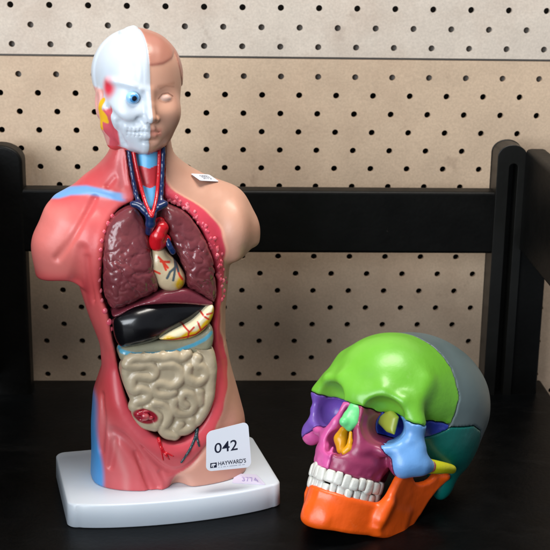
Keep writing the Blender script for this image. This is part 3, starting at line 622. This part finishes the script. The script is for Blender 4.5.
F = hgroove(F, [(-3.25, -0.95), (-2.8, -1.75), (-2.1, -2.3), (-1.3, -2.3), (-0.6, -1.85)], 0.10, 0.5)
F = smax(F, -ell(G, (-1.36, -4.05, -0.22), (0.75, 0.75, 0.68)), 0.25)
F = hgroove(F, [(-3.0, 0.9), (-2.3, 0.95), (-1.4, 0.8), (-0.7, 0.45)], 0.1, 0.5, 1)
for q_ in np.arange(-1.7, -0.2, 0.3): F = hgroove(F, [(q_, -2.7), (q_, -3.3)], 0.02, 0.12)
F = hgroove(F, [(-1.7, -3.0), (-1.1, -2.98), (-0.3, -2.97)], 0.02, 0.14)
F = hgroove(F, [(-2.4, -2.3), (-2.35, -3.2), (-1.8, -4.1)], 0.12, 0.5)
F = smax(F, -tube(G, [(-0.55, -4.2, -1.95), (-1.0, -3.75, -1.85)], 0.12), 0.2)
# ear
ear = smax(smin(ell(G, (-3.42, -0.35, -0.95), (0.32, 0.75, 1.15)), ell(G, (-3.25, -0.45, -1.9), (0.3, 0.45, 0.55)), 0.3), -ell(G, (-3.72, -0.6, -0.8), (0.2, 0.42, 0.65)), 0.2)
F = smin(F, tube(G, [(-3.0, -1.0, -1.3), (-2.6, -0.9, -2.8), (-2.05, -0.3, -4.3)], [0.6, 0.75, 0.7], 0.3), 0.5)
F = smin(F, ear, 0.2)
F = smax(F, G[2]+0-f32(50), 0.1).astype(f32)
V, Q = nets(F, lo, hh, 1)
def head_col(v):
    x, y, z = v.T; c = np.tile(lin(*SKIN), (len(v), 1)); w = wob(v.T, 1.5, 4)
    c = mixc(c, ss(0, .8, w)*.25, (216, 156, 134))
    lipm = ss(1.15, 0.9, np.abs(x)+0*z)*(y < -3.3)*np.exp(-((z+2.98)/0.36)**4); c = mixc(c, lipm*0.55, (196, 112, 98))
    hz_ = np.interp(x, [-0.2, 0.2, 1.2, 2.1, 2.55, 2.8, 3.3, 4], [2.45, 2.38, 2.5, 2.85, 3.3, 2.4, 0.9, -0.9]); hm = ss(-0.05, 0.08, z-hz_)
    c = mixc(c, hm*0.9, (178, 118, 100)); c = mixc(c, hm*ss(0, .6, w)*.4, (192, 130, 116)); c = mixc(c, np.exp(-((z-hz_)/0.09)**2)*(x < 2.3)*0.6, (170, 92, 78))
    c = mixc(c, np.exp(-((z-0.62-0.12*x)/0.15)**2)*(x > .6)*(x < 2.3)*(y < -2.6)*.35, (168, 112, 84))
    for L_, wd, am, cc in (([(0.74, -0.3), (1.1, 0.08), (1.6, 0.14), (2.05, -0.12)], 0.075, 0.75, (112, 70, 56)), ([(0.85, 0.5), (1.4, 0.72), (2.2, 0.6)], 0.11, 0.35, (150, 98, 76)), ([(0.85, -0.48), (1.3, -0.64), (1.9, -0.5)], 0.05, 0.4, (150, 94, 78))):
        c = mixc(c, ss(wd, wd*0.3, pdist(v, L_))*(y < -2)*am, cc)
    c = mixc(c, ss(1.0, 0.8, np.hypot((x-1.4)/0.52, (z+0.24)/0.27))*(y < -2)*0.55, (226, 196, 184))
    wm = ss(0.04, -0.04, x); c = c*(1-wm[:, None])+np.tile(lin(*WHITE), (len(v), 1))*wm[:, None]
    c = mixc(c, ss(1.0, 0.15, np.hypot(y+1.85, (z-0.35)*0.8))*ss(-2, -2.8, x)*0.97, (226, 30, 58))
    lowl = ss(-2.35, -2.55, x-0.25*np.maximum(-z-2.5, 0))*ss(-1.2, -1.6, z+(y+1.6)*0.4)*wm*(y > -2.5); c = mixc(c, lowl*0.95, (208, 72, 84))
    earm = ss(-3.05, -3.2, x-np.maximum(0, -0.3-z)*0.12)*ss(0.3, 0.0, z)*(y > -1.25); c = mixc(c, earm, (222, 160, 150))
    c = mixc(c, (z < -4.55)*(y > -2.2)*1.0*wm, RED)
    for L_ in [[(-1.35, -0.7), (-1.25, -1.4), (-1.15, -2.2), (-1.1, -3.0)], [(-1.2, -1.5), (-1.7, -2.1)], [(-1.15, -2.2), (-1.75, -2.35)]]:
        L_ = np.array(L_); vv = np.c_[y, y, z]; c = mixc(c, ss(0.26, 0.16, pdist(vv, L_))*(x < -2.0), YEL)
    return c
mesh('head', V, Q, satin, torso, colfn=head_col, M=HM, off=HO+np.array(TOFF))
def eye_col(v):
    x, y, z = v.T; d = np.hypot(x+1.33, z+0.22); c = np.tile(lin(150, 200, 236), (len(v), 1)); c = mixc(c, ss(0.40, 0.34, d), (60, 140, 206)); c = mixc(c, ss(0.36, 0.28, d)*ss(.2, .34, d)*.6, (110, 176, 220)); return mixc(c, ss(0.24, 0.19, d), (12, 20, 36))
g = grid((-2.3, -4.7, -1.2), (-0.3, -2.4, 0.8), 0.045); e = ell(g, (-1.36, -3.42, -0.22), (0.56, 0.52, 0.50))
v_, q_ = nets(e.astype(f32), (-2.3, -4.7, -1.2), 0.045); mesh('eyeball', v_, q_, glossy, torso, colfn=eye_col, M=HM, off=HO+np.array(TOFF))
# ================================================================== STICKERS AND LOT TAG
paper = material('white_card', (226, 232, 242), 0.35, coat=0.2, var=0.01); ink = material('navy_ink', (20, 28, 52), 0.5, var=0.02)
def quadmap(C4):                                             # corners TL, TR, BR, BL -> point(u right, v down), normal
    C4 = [np.array(c, float) for c in C4]
    def f_(u, v): return (C4[0]*(1-u)+C4[1]*u)*(1-v)+(C4[3]*(1-u)+C4[2]*u)*v
    nrm = np.cross(C4[1]-C4[0], C4[3]-C4[0]); nrm /= np.linalg.norm(nrm); nrm = nrm if nrm @ np.array([0, -1, 0.5]) > 0 else -nrm
    return f_, nrm
def wpt(px, py, y):
    r = ray(px, py); return CAM+r*(y-CAM[1])/r[1]
def card(name, C4, rad, thick, mat, parent, origin, curl=0.0):
    f_, nrm = quadmap(C4); n = 14; U = np.linspace(0, 1, n)
    pts = []
    for (cu, cv, a0) in ((rad, rad, 180), (1-rad, rad, 270), (1-rad, 1-rad, 0), (rad, 1-rad, 90)):
        for t in np.linspace(a0, a0+90, 7): pts.append((cu+rad*math.cos(R(t)), cv+rad*math.sin(R(t))))
    V = [f_(u, v)+nrm*(thick/2)-np.array(origin) for u, v in pts]+[f_(u, v)-nrm*(thick/2)-np.array(origin) for u, v in pts]; m_ = len(pts)
    Fc = [list(range(m_))[::-1], list(range(m_, 2*m_))]+[[i, (i+1) % m_, m_+(i+1) % m_, m_+i] for i in range(m_)]
    return mesh(name, V, Fc, mat, parent, smooth=False)
def text_mesh(name, s, C4, u0, v0, height, mat, parent, origin, bold=0.0, width=None, lift=0.012, aspect=1.0):
    f_, nrm = quadmap(C4); cu = bpy.data.curves.new('t', 'FONT'); cu.body = s; cu.size = 1.0; cu.offset = bold; cu.resolution_u = 4
    o = bpy.data.objects.new('t', cu); S.collection.objects.link(o); bpy.context.view_layer.update()
    me = bpy.data.meshes.new_from_object(o.evaluated_get(bpy.context.evaluated_depsgraph_get())); bpy.data.objects.remove(o)
    P = np.array([list(v.co) for v in me.vertices]); P[:, 0] -= P[:, 0].min(); P[:, 1] -= P[:, 1].min(); sc = height/P[:, 1].max(); sx = (width/P[:, 0].max()) if width else sc*aspect
    V = [f_(u0+p[0]*sx, v0-p[1]*sc)+nrm*lift*3-np.array(origin) for p in P]; Fc = [list(p.vertices) for p in me.polygons]
    return mesh(name, V, Fc, mat, parent, smooth=False)
y1, y2 = -7.75, -6.6
C4 = [wpt(206.5, 432, y1+0.5), wpt(248, 421.5, y2+0.5), wpt(251.5, 467, y2), wpt(206, 471.5, y1)]
og = (C4[2]+C4[3])/2
lt = empty('lot_tag', og); tag(lt, 'white rounded card tag printed 042, stuck to the leg of the torso model', 'lot tag')
card('card', C4, 0.13, 0.05, paper, lt, og)
text_mesh('number', '042', C4, 0.185, 0.575, 0.245, ink, lt, og, bold=0.008, width=0.53)
text_mesh('name_text', "HAYWARD'S", C4, 0.265, 0.885, 0.098, ink, lt, og, bold=0.014, width=0.62)
text_mesh('small_print', '- - -- - ------ -- --', C4, 0.27, 0.93, 0.012, material('pale_ink', (120, 130, 150), 0.5), lt, og, width=0.58)
def flat(name, polys, C4, mat, parent, origin, lift=0.036):
    f_, nrm = quadmap(C4); V = []; Fc = []
    for P in polys:
        b = len(V); V += [f_(u, v)+nrm*lift-np.array(origin) for u, v in P]; Fc.append([b+i for i in range(len(P))])
    return mesh(name, V, Fc, mat, parent, smooth=False)
lg = flat('logo', [[(0.09, 0.80), (0.09, 0.925), (0.235, 0.925), (0.235, 0.80)]], C4, ink, lt, og, 0.030)
flat('logo_mark', [[(0.115, 0.83), (0.115, 0.90), (0.133, 0.90), (0.133, 0.83)], [(0.135, 0.825), (0.135, 0.868), (0.175, 0.868), (0.20, 0.862), (0.212, 0.847), (0.20, 0.83), (0.175, 0.825)], [(0.150, 0.872), (0.150, 0.915), (0.170, 0.915), (0.170, 0.872)]], C4, paper, lg, og, 0.038)
lilac = material('lilac_label', (206, 202, 226), 0.4, var=0.03, coat=0.2); lt_ink = material('faded_violet_ink', (158, 144, 196), 0.5)
def wz(px, py, z):
    r = ray(px, py); return CAM+r*(z-CAM[2])/r[2]
inv = lambda p: (np.array(p)-np.array([TO[0], TO[1], 0])) @ TR
B4 = [wz(235, 473.5, 2.40), wz(256, 474.5, 2.25), wz(266, 485, 2.22), wz(232, 483, 2.22)]
st = card('sticker', [inv(p) for p in B4], 0.08, 0.02, lilac, torso, (0, 0, 0)); st['label'] = 'curled lilac price label on the white base'
st_o = text_mesh('price_text', '3774', [inv(p) for p in B4], 0.3, 0.78, 0.42, lt_ink, st, (0, 0, 0), width=0.55, lift=0.02)
T4 = []
def skinpt(px, py):
    p = on(px, py, -1.0)
    for _ in range(12):
        yy = p[1]; i = int(round((p[0]+12)/0.125)); k = int(round((p[2]+0.05)/0.125)); break
    return p
p4 = [hit(190.5, 174.5), hit(209, 175.5), hit(219, 182.5), hit(200, 181.5)]
p4 = [p+np.array([0, -0.05, 0.09]) for p in p4]; p4[3] = p4[0]+p4[2]-p4[1]
C_ = [np.array(p)+np.array([0, 0, TO[2]]) for p in p4]
st2 = card('sticker', C_, 0.1, 0.03, paper, torso, (0, 0, 0)); st2['label'] = 'white price label on the shoulder'
text_mesh('price_text', '3773', C_, 0.3, 0.75, 0.5, material('grey_ink', (120, 124, 140), 0.5), st2, (0, 0, 0), width=0.45, lift=0.02)

def mx_(a):
    o = a[0]
    for q in a[1:]: o = np.maximum(o, q)
    return o
# ================================================================== PAINTED SKULL
KB = np.array([KO[0], KO[1], 0.0]); skull = empty('painted_skull', KB)
tag(skull, 'multicoloured painted human skull model with lime green forehead and orange jaw, right of the torso', 'skull model')
KM = KR*KS; KOFF = KO-KB
hk = 0.11; lo = (-7.8, -11.6, -4.6); hi = (7.8, 10.6, 11.6); G = grid(lo, hi, hk); ax = np.abs(G[0]); GA = (ax, G[1], G[2])
F = smin(ell(G, (0, 2.2, 4.35), (6.85, 8.5, 6.3)), ell(G, (0, -3.5, 4.6), (5.3, 5.25, 5.0)), 1.6)
F = smin(F, ell(GA, (4.6, 1.8, 1.0), (2.2, 4.0, 3.2)), 1.5)
F = smax(F, -ell(GA, (7.6, -5.3, 0.6), (2.3, 3.0, 3.4)), 1.0)
F = smin(F, tube(GA, [(0.5, -8.2, 3.3), (2.2, -8.3, 4.2), (3.9, -7.75, 3.9), (5.0, -6.6, 2.6)], [0.3, 0.25, 0.25, 0.42], 0.5), 1.5)   # brow
F = smin(F, ell(G, (0, -8.0, 3.0), (1.5, 1.0, 1.0)), 1.4)
F = smin(F, tube(GA, [(4.95, -6.6, 2.4), (4.5, -6.5, 4.0), (4.3, -5.4, 6.0)], [0.42, 0.2, 0.1], 0.5), 1.8)
F = smin(F, ell(G, (0, -5.3, 0.8), (3.9, 3.4, 3.4)), 0.8)                      # mid face
F = smin(F, ell(G, (0, -6.2, -1.9), (3.35, 3.55, 2.1)), 0.9)
F = smin(F, tube(GA, [(0.95, -8.7, 2.2), (1.25, -8.9, 0.6), (1.7, -8.8, -1.2)], [0.35, 0.45, 0.6], 0.4), 0.6)
al = np.sqrt((G[0]/f32(3.15))**2+((G[1]+f32(6.0))/f32(4.15))**2); al = (al-1)*f32(3.2); al = np.sqrt(np.maximum(al+0.4, 0)**2+np.maximum(np.abs(G[2]+f32(2.9))-f32(0.45), 0)**2)-f32(0.4)
F = smin(F, al, 0.7)
F = smin(F, tube(GA, [(1.2, -8.7, 0.2), (2.3, -8.35, -0.75), (3.4, -7.7, -0.75), (4.4, -7.0, -0.2), (4.95, -6.6, 0.9), (5.0, -6.5, 2.2)], [0.4, 0.4, 0.45, 0.55, 0.45, 0.42], 0.3), 0.6)  # orbital rim
F = smin(F, ell(GA, (4.75, -6.3, -1.1), (1.05, 1.0, 1.25)), 0.7)
F = smin(F, tube(G, [(4.9, -6.0, -1.4), (5.9, -5.1, -1.0), (6.35, -4.1, -0.9)], [0.95, 0.85, 0.6], 0.6), 1.1)
F = smin(F, tube(G, [(5.25, -6.1, 1.9), (5.5, -5.8, 0.4), (5.4, -5.7, -0.8)], [0.5, 0.6, 0.8], 0.6), 1.0)
F = smin(F, ell(G, (-4.0, -5.6, 0.6), (1.35, 1.3, 2.3)), 0.5)
F = smax(F, -tube(G, [(3.0, -8.6, 1.45), (2.75, -6.9, 1.5), (2.0, -4.6, 1.5)], [1.72, 1.5, 1.0], 0.3), 0.28)
F = smax(F, -tube(G, [(-3.2, -8.6, 1.25), (-3.3, -6.3, 1.2)], [1.65, 1.3], 0.3), 0.45)      # orbits
F = smax(F, -ell(GA, (2.8, -8.5, 2.45), (1.75, 2.3, 1.4)), 0.25)
F = smax(F, -ell(GA, (3.05, -8.8, 1.5), (1.85, 1.3, 1.85)), 0.28)
F = smax(F, -smin(ell(G, (-0.15, -9.4, -1.15), (1.42, 3.9, 1.36)), smin(ell(G, (0, -9.5, 0.1), (0.85, 3.0, 1.4)), ell(G, (-0.45, -9.3, 1.0), (0.45, 2.0, 1.25)), 0.2), 0.4)-f32(0.1), 0.1)
F = smin(F, tube(G, [(0, -9.1, -2.35), (0, -9.95, -2.3)], [0.35, 0.22], 0.1), 0.4)
F = smin(F, ell(GA, (5.2, 2.0, -2.1), (1.0, 1.2, 1.75)), 0.8)                  # mastoid
F = smax(F, -ell(GA, (6.2, 0.7, -0.9), (0.5, 0.4, 0.4)), 0.25)                 # ear hole
F = smax(F, -ell(GA, (3.8, -3.2, -4.2), (1.6, 3.0, 2.6)), 0.5)
for zz, yy, xx in [(-2.7, -9.9, 0.55), (-2.7, -9.55, 1.35), (-2.7, -8.8, 2.1), (-2.7, -7.8, 2.7), (-2.7, -6.7, 3.1)]:                # root ridges
    F = smin(F, seg(GA, (xx, yy+0.12, -3.1), (xx*0.97, yy+0.5, -1.7), 0.24, 0.12), 0.3)
F = F-f32(0.03)*wob(G, 1.4, 3)
# ---- bones: regions of the same surface, each cut out as a solid of its own with a fine seam
x, y, z = G; ycor = np.interp(np.arange(-6, 13, 0.01), [0, 3.0, 5.5, 8.0, 9.5, 11], [-1.7, -1.6, -1.4, -1.9, -2.4, -3.0]).astype(f32)[np.clip(((z+6)/0.01).astype(int), 0, 1899)]
ycor = ycor+f32(0.07)*np.sin(z*4.1)*np.sin(ax*3.0)
zf = np.interp(np.arange(-13, 12, 0.01), [-10, -8.0, -6.4, -5.4, -3, 0, 3], [2.35, 2.35, 2.35, 2.7, 3.05, 3.2, 3.2]).astype(f32)[np.clip(((y+13)/0.01).astype(int), 0, 2499)]
zf = np.maximum(zf, np.where(ax < 1.3, 2.45-0*ax, -9)); zf = zf+f32(0.04)*np.sin(x*5+y*3)
Rf = np.maximum(y-ycor, zf-z)
xm = np.interp(np.arange(-6, 6, 0.01), [-3.0, -2.4, -1.2, -0.3, 0.1, 2.5], [4.9, 4.6, 4.2, 3.1, 2.55, 2.7]).astype(f32)[np.clip(((z+6)/0.01).astype(int), 0, 1199)]
Rz = mx_([xm-ax, y+f32(4.2)+0*x, z-zf, f32(-3.2)-z+0*x]); Rz = np.maximum(Rz, -np.maximum(ax-f32(3.95), np.maximum(y*-1-f32(5.9), f32(0.3)-z)) if False else Rz)
Rz_in = mx_([f32(2.2)-ax+0*z, y+f32(4.2)+0*x, z-zf, f32(-3.2)-z+0*x])
Rzl = np.where(x < 0, (np.maximum(Rz_in, f32(-1.9)+(x+f32(5.5))*f32(0.78)-z)), 9)
Rzr = np.where(x > 0, np.maximum(Rz, -np.minimum(ax-f32(3.75)+(y+f32(6.6))*f32(-0.9)*(-1), 9)) if False else Rz, 9)
ztm = np.interp(np.arange(-13, 12, 0.01), [-5, -4.0, -3.2, -1.5, 1.5, 3.4, 4.6, 6], [-1.0, 0.7, 1.3, 2.9, 3.6, 3.3, 1.8, -1.0]).astype(f32)[np.clip(((y+13)/0.01).astype(int), 0, 2499)]
Rt = mx_([f32(2.6)-ax+0*z, z-ztm, f32(-3.9)-y+0*x+0*z, y-f32(5.6)])
Rs = mx_([-y-f32(6.15)+0*z+0*x, y+f32(1.75)+0*z+0*x, z-zf-f32(0.5)])
Rs = np.maximum(Rs, f32(0.5)-z)
Rs = np.minimum(Rs, mx_([-y-f32(7.2)+0*z, f32(3.1)-ax+0*z, y+f32(3)+0*x+0*z, f32(0.9)-z]))
Rm_r = np.maximum(-x+0*y+0*z, y+f32(3.0)+0*x); Rm_l = np.maximum(x+0*y+0*z, y+f32(3.0)+0*x); big = F*0-1
sg = lambda n, rgb, **k: wear(wear(material(n, rgb, 0.38, coat=0.2, bump=0.30, bscale=75, var=0.08, **k), 55, 0.60, 0.72, [min(255, int(q*0.7+70)) for q in rgb], 0.30), 150, 0.70, 0.75, [int(q*0.35) for q in rgb], 0.5)
M_lime, M_grey, M_teal = sg('lime_paint', (112, 184, 54)), material('clear_grey_plastic', (94, 110, 112), 0.42, bump=0.05), sg('teal_paint', (0, 104, 96))
M_sky, M_purple, M_mag, M_pink = sg('sky_blue_paint', (104, 156, 214)), sg('purple_paint', (108, 78, 168)), sg('magenta_paint', (144, 50, 88)), sg('pink_paint', (200, 84, 150))
M_blue, M_mint, M_orange, M_yel = sg('ultramarine_paint', (48, 66, 176)), sg('mint_paint', (104, 206, 130)), sg('orange_paint', (236, 90, 12)), sg('yellow_paint', (206, 206, 22))
M_ochre, M_ygr, M_tooth = sg('ochre_paint', (214, 150, 8)), sg('pale_olive_paint', (158, 168, 58)), material('tooth_enamel', (202, 202, 195), 0.34, coat=0.25, bump=0.35, bscale=150, var=0.08)
taken = None
def bone(name, Rg, mat, gap=0.035, label=None):
    global taken
    Rg = np.broadcast_to(Rg, F.shape).astype(f32); Re = Rg if taken is None else np.maximum(Rg, -taken)
    v_, q_ = nets(np.maximum(F, Re+f32(gap)), lo, hk, 4 if name == 'frontal_bone' else 1); taken = Rg.copy() if taken is None else np.minimum(taken, Rg)
    o = mesh(name, v_, q_, mat, skull, M=KM, off=KOFF)
    if label: o['label'] = label
    return o
bone('frontal_bone', Rf, M_lime, label='lime green forehead')
bone('cheek_bone', Rzl, M_purple, label='purple cheek bone at the far eye socket')
bone('cheek_bone', Rzr, M_sky, label='sky blue cheek bone')
bone('temporal_bone', np.where(x > 0, Rt, 9), M_teal, label='teal temple')
bone('temporal_bone', np.where(x < 0, Rt, 9), M_yel)
bone('sphenoid_bone', Rs, M_blue)
bone('upper_jaw', Rm_r, M_mag, label='magenta half of the upper jaw')
bone('upper_jaw', Rm_l, M_pink, label='pink half of the upper jaw')
bone('parietal_bone', big, M_grey, label='grey back of the skull')
def piece(name, fn, lo_, hi_, mat, h=0.07, label=None):
    g = grid(lo_, hi_, h); Fo = np.broadcast_to(fn(g), np.broadcast(*g).shape).astype(f32); v_, q_ = nets(Fo, lo_, h)
    o = mesh(name, v_, q_, mat, skull, M=KM, off=KOFF)
    if label: o['label'] = label
    return o
for sgn in (1, -1):
    AP = smooth_line(np.array([(sgn*6.1, -4.2, -0.95), (sgn*6.65, -2.9, -0.8), (sgn*6.85, -1.4, -0.7), (sgn*6.75, -0.3, -0.72), (sgn*6.3, 0.5, -0.8)]), 2)
    piece('zygomatic_arch', lambda g: tube(g, AP, list(np.interp(AP[:, 1], [-4.2, -1.5, 0.5], [0.68, 0.46, 0.38])), 0.0), (min(sgn*5.2, sgn*7.7), -5.2, -2), (max(sgn*5.2, sgn*7.7), 1.6, 0.4), M_yel)
piece('nasal_bone', lambda g: smax(smin(tube(g, [(0, -8.75, 2.6), (0, -9.35, 1.3), (0.1, -9.9, 0.75)], [0.36, 0.36, 0.42], 0.3), tube(g, [(0.5, -8.8, 2.0), (0.65, -9.2, 0.9), (0.55, -9.45, 0.35)], [0.42, 0.42, 0.3], 0.2), 0.6), g[2]-f32(2.45), 0.05), (-1.4, -11, -0.6), (1.5, -8, 3.0), M_mint, 0.06)
piece('nasal_turbinate', lambda g: smin(tube(g, [(-0.3, -8.75, -0.1), (-0.25, -8.95, -0.8), (0.1, -8.9, -1.6)], [0.45, 0.55, 0.5], 0.4), ell(g, (0.1, -8.6, -1.2), (0.3, 0.9, 0.9)), 0.2)+f32(0.03)*wob(g, 3, 2), (-1.3, -10.2, -2.4), (1.0, -7.4, 0.7), M_ochre, 0.06)
piece('nasal_turbinate', lambda g: tube(g, [(0.78, -9.45, 0.0), (0.92, -9.35, -0.7), (0.98, -9.35, -1.35), (0.75, -9.5, -1.75)], [0.16, 0.2, 0.3, 0.3], 0.15)+f32(0.03)*wob(g, 4, 3), (0.2, -10.1, -2.3), (1.5, -8.8, 0.5), M_ochre, 0.05)
for sgn in (1,):
    piece('ethmoid_plate', lambda g: smax(poly2(g[0], g[2], [(0.7, 2.2), (2.0, 3.1), (3.1, 2.5), (3.2, 0.8), (2.2, 0.85), (1.0, 1.35)])+0*g[1], np.abs(g[1]+f32(5.2)+g[0]*f32(0.25))-f32(0.42), 0.7)-f32(0.03)*wob(g, 2.5, 4), (0.4, -8.6, 0.2), (3.3, -4.4, 3), M_ygr, 0.07)
# ---- lower jaw
def arch2(g, P, th):
    d = None
    for a, b in zip(P[:-1], P[1:]):
        ex, ey = b[0]-a[0], b[1]-a[1]; t = np.clip(((np.abs(g[0])-a[0])*ex+(g[1]-a[1])*ey)/(ex*ex+ey*ey), 0, 1); q = np.sqrt((np.abs(g[0])-a[0]-t*ex)**2+(g[1]-a[1]-t*ey)**2); d = q if d is None else np.minimum(d, q)
    return d-f32(th)
ARC = smooth_line(np.array([(0, -10.0), (1.1, -9.8), (2.2, -8.8), (3.1, -7.2), (3.9, -5.2), (4.5, -3.2)]), 2)
RAM = smooth_poly(np.array([(-6.9, -7.9), (-6.5, -5.6), (-6.1, -3.9), (-5.6, -2.4), (-4.9, -1.5), (-4.0, -2.0), (-3.3, -2.65), (-2.3, -2.75), (-0.9, -2.3), (-0.1, -1.4), (1.0, -1.3), (1.3, -2.0), (0.4, -3.1), (-0.6, -4.6), (-1.6, -6.4), (-2.2, -7.3), (-4.2, -7.9)]), 1)
def jaw(g):
    g = (np.where(g[0] < 0, g[0]*f32(1.36), g[0]), g[1], g[2])
    d = arch2(g, ARC, 0.62); zl = np.interp(np.arange(-12, 3, 0.01), [-10.5, -9, -6, -3], [-8.5, -8.4, -8.1, -7.4]).astype(f32)[np.clip(((g[1]+12)/0.01).astype(int), 0, 1499)]
    zc, zh = (zl+f32(-5.25))/2, (f32(-5.25)-zl)/2; b = np.sqrt(np.maximum(d+0.35, 0)**2+np.maximum(np.abs(g[2]-zc)-zh+f32(0.35), 0)**2)-f32(0.35)
    b = np.maximum(b, g[1]+f32(3.0))
    b = smin(b, ell(g, (0, -10.15, -7.6), (1.3, 0.5, 0.8)), 1.2)
    xr = np.interp(np.arange(-12, 3, 0.01), [-7, -3, 0, 1.2], [4.2, 4.75, 5.2, 5.5]).astype(f32)[np.clip(((g[1]+12)/0.01).astype(int), 0, 1499)]
    d2_ = poly2(g[1], g[2], RAM)+0*g[0]; r_ = np.sqrt(np.maximum(d2_+0.28, 0)**2+np.maximum(np.abs(np.abs(g[0])-xr)-f32(0.12), 0)**2)-f32(0.28)
    b = smin(b, r_, 0.7); b = smin(b, ell((np.abs(g[0]), g[1], g[2]), (5.55, 0.75, -1.55), (0.75, 0.6, 0.5)), 0.4)
    b = smin(b, tube((np.abs(g[0]), g[1], g[2]), [(4.5, -6.2, -5.0), (4.4, -6.6, -6.4)], 0.4), 0.8)
    b = smax(b, -ell((np.abs(g[0]), g[1], g[2]), (2.6, -9.75, -6.6), (0.16, 0.3, 0.16)), 0.15)
    return b-f32(0.05)*wob(g, 1.5, 6)-f32(0.02)*wob(g, 3.5, 9)
piece('lower_jaw', jaw, (-6.8, -11.6, -9.2), (6.8, 2.2, -0.6), M_orange, 0.11)
piece('mouth_filler', lambda g: ell(g, (0, -5.6, -4.5), (2.55, 3.4, 1.0)), (-3, -9.6, -5.6), (3, -1.8, -3), material('mouth_shade', (38, 20, 24), 0.6), 0.12)  # added filler behind the teeth, its dark colour stands in for mouth shade
# ---- teeth, one object each
def tooth(xc, yc, zc, ang, w, d, h_, up_):
    nu, nv = 14, 12; V = []
    for i in range(nv+1):
        t = -math.pi/2+math.pi*i/nv; cz = math.copysign(abs(math.sin(t))**0.6, math.sin(t)); cr = max(math.cos(t), 0)**0.35; tp = 1-0.16*(cz*up_)
        for j in range(nu):
            p = 2*math.pi*j/nu; ex = lambda q: math.copysign(abs(q)**0.6, q)
            X, Y = ex(math.cos(p))*w/2*cr*tp, ex(math.sin(p))*d/2*cr
            V.append((xc+X*math.cos(ang)-Y*math.sin(ang), yc+X*math.sin(ang)+Y*math.cos(ang), zc+cz*h_/2))
    Fc = [[i*nu+j, i*nu+(j+1) % nu, (i+1)*nu+(j+1) % nu, (i+1)*nu+j] for i in range(nv) for j in range(nu)]
    return V, Fc
def row(a_, b_, yc0, zt_, zb_, ws, up_, name):
    for sgn in (1, -1):
        th_ = 0.0
        for i, w in enumerate(ws):
            # walk along the ellipse
            def step(th_, L_):
                while L_ > 0: ds = 0.02; th_ += ds/math.hypot(a_*math.cos(th_), b_*math.sin(th_)); L_ -= ds
                return th_
            tm = step(th_, w/2); th_ = step(th_, w); X, Y = a_*math.sin(tm)*(1.0 if sgn > 0 else 0.88), yc0-b_*math.cos(tm)
            ang = math.atan2(b_*math.sin(tm), a_*math.cos(tm)); hgt = abs(zt_-zb_)*(1+0.05*((i*7) % 3-1)); d = 0.5 if i < 3 else 0.8
            zc = (zt_+zb_)/2+(0.05*((i*5) % 3-1))
            j_ = rng.normal(size=4); V_, F_ = tooth(sgn*X, Y+0.05*j_[0], zc+0.05*j_[1], sgn*ang+0.10*j_[2], w*(1.05+0.05*j_[3])*(1.0 if sgn > 0 else 0.9), d, hgt*(1+0.05*j_[2]), up_); mesh(name, V_, F_, M_tooth, skull, M=KM, off=KOFF)
row(3.05, 4.0, -6.25, -3.5, -4.68, [0.88, 0.68, 0.74, 0.70, 0.70, 0.95, 0.9, 0.8], 1, 'upper_tooth')
row(2.95, 3.82, -6.25, -4.60, -5.62, [0.60, 0.62, 0.70, 0.72, 0.72, 1.0, 0.95, 0.85], -1, 'lower_tooth')
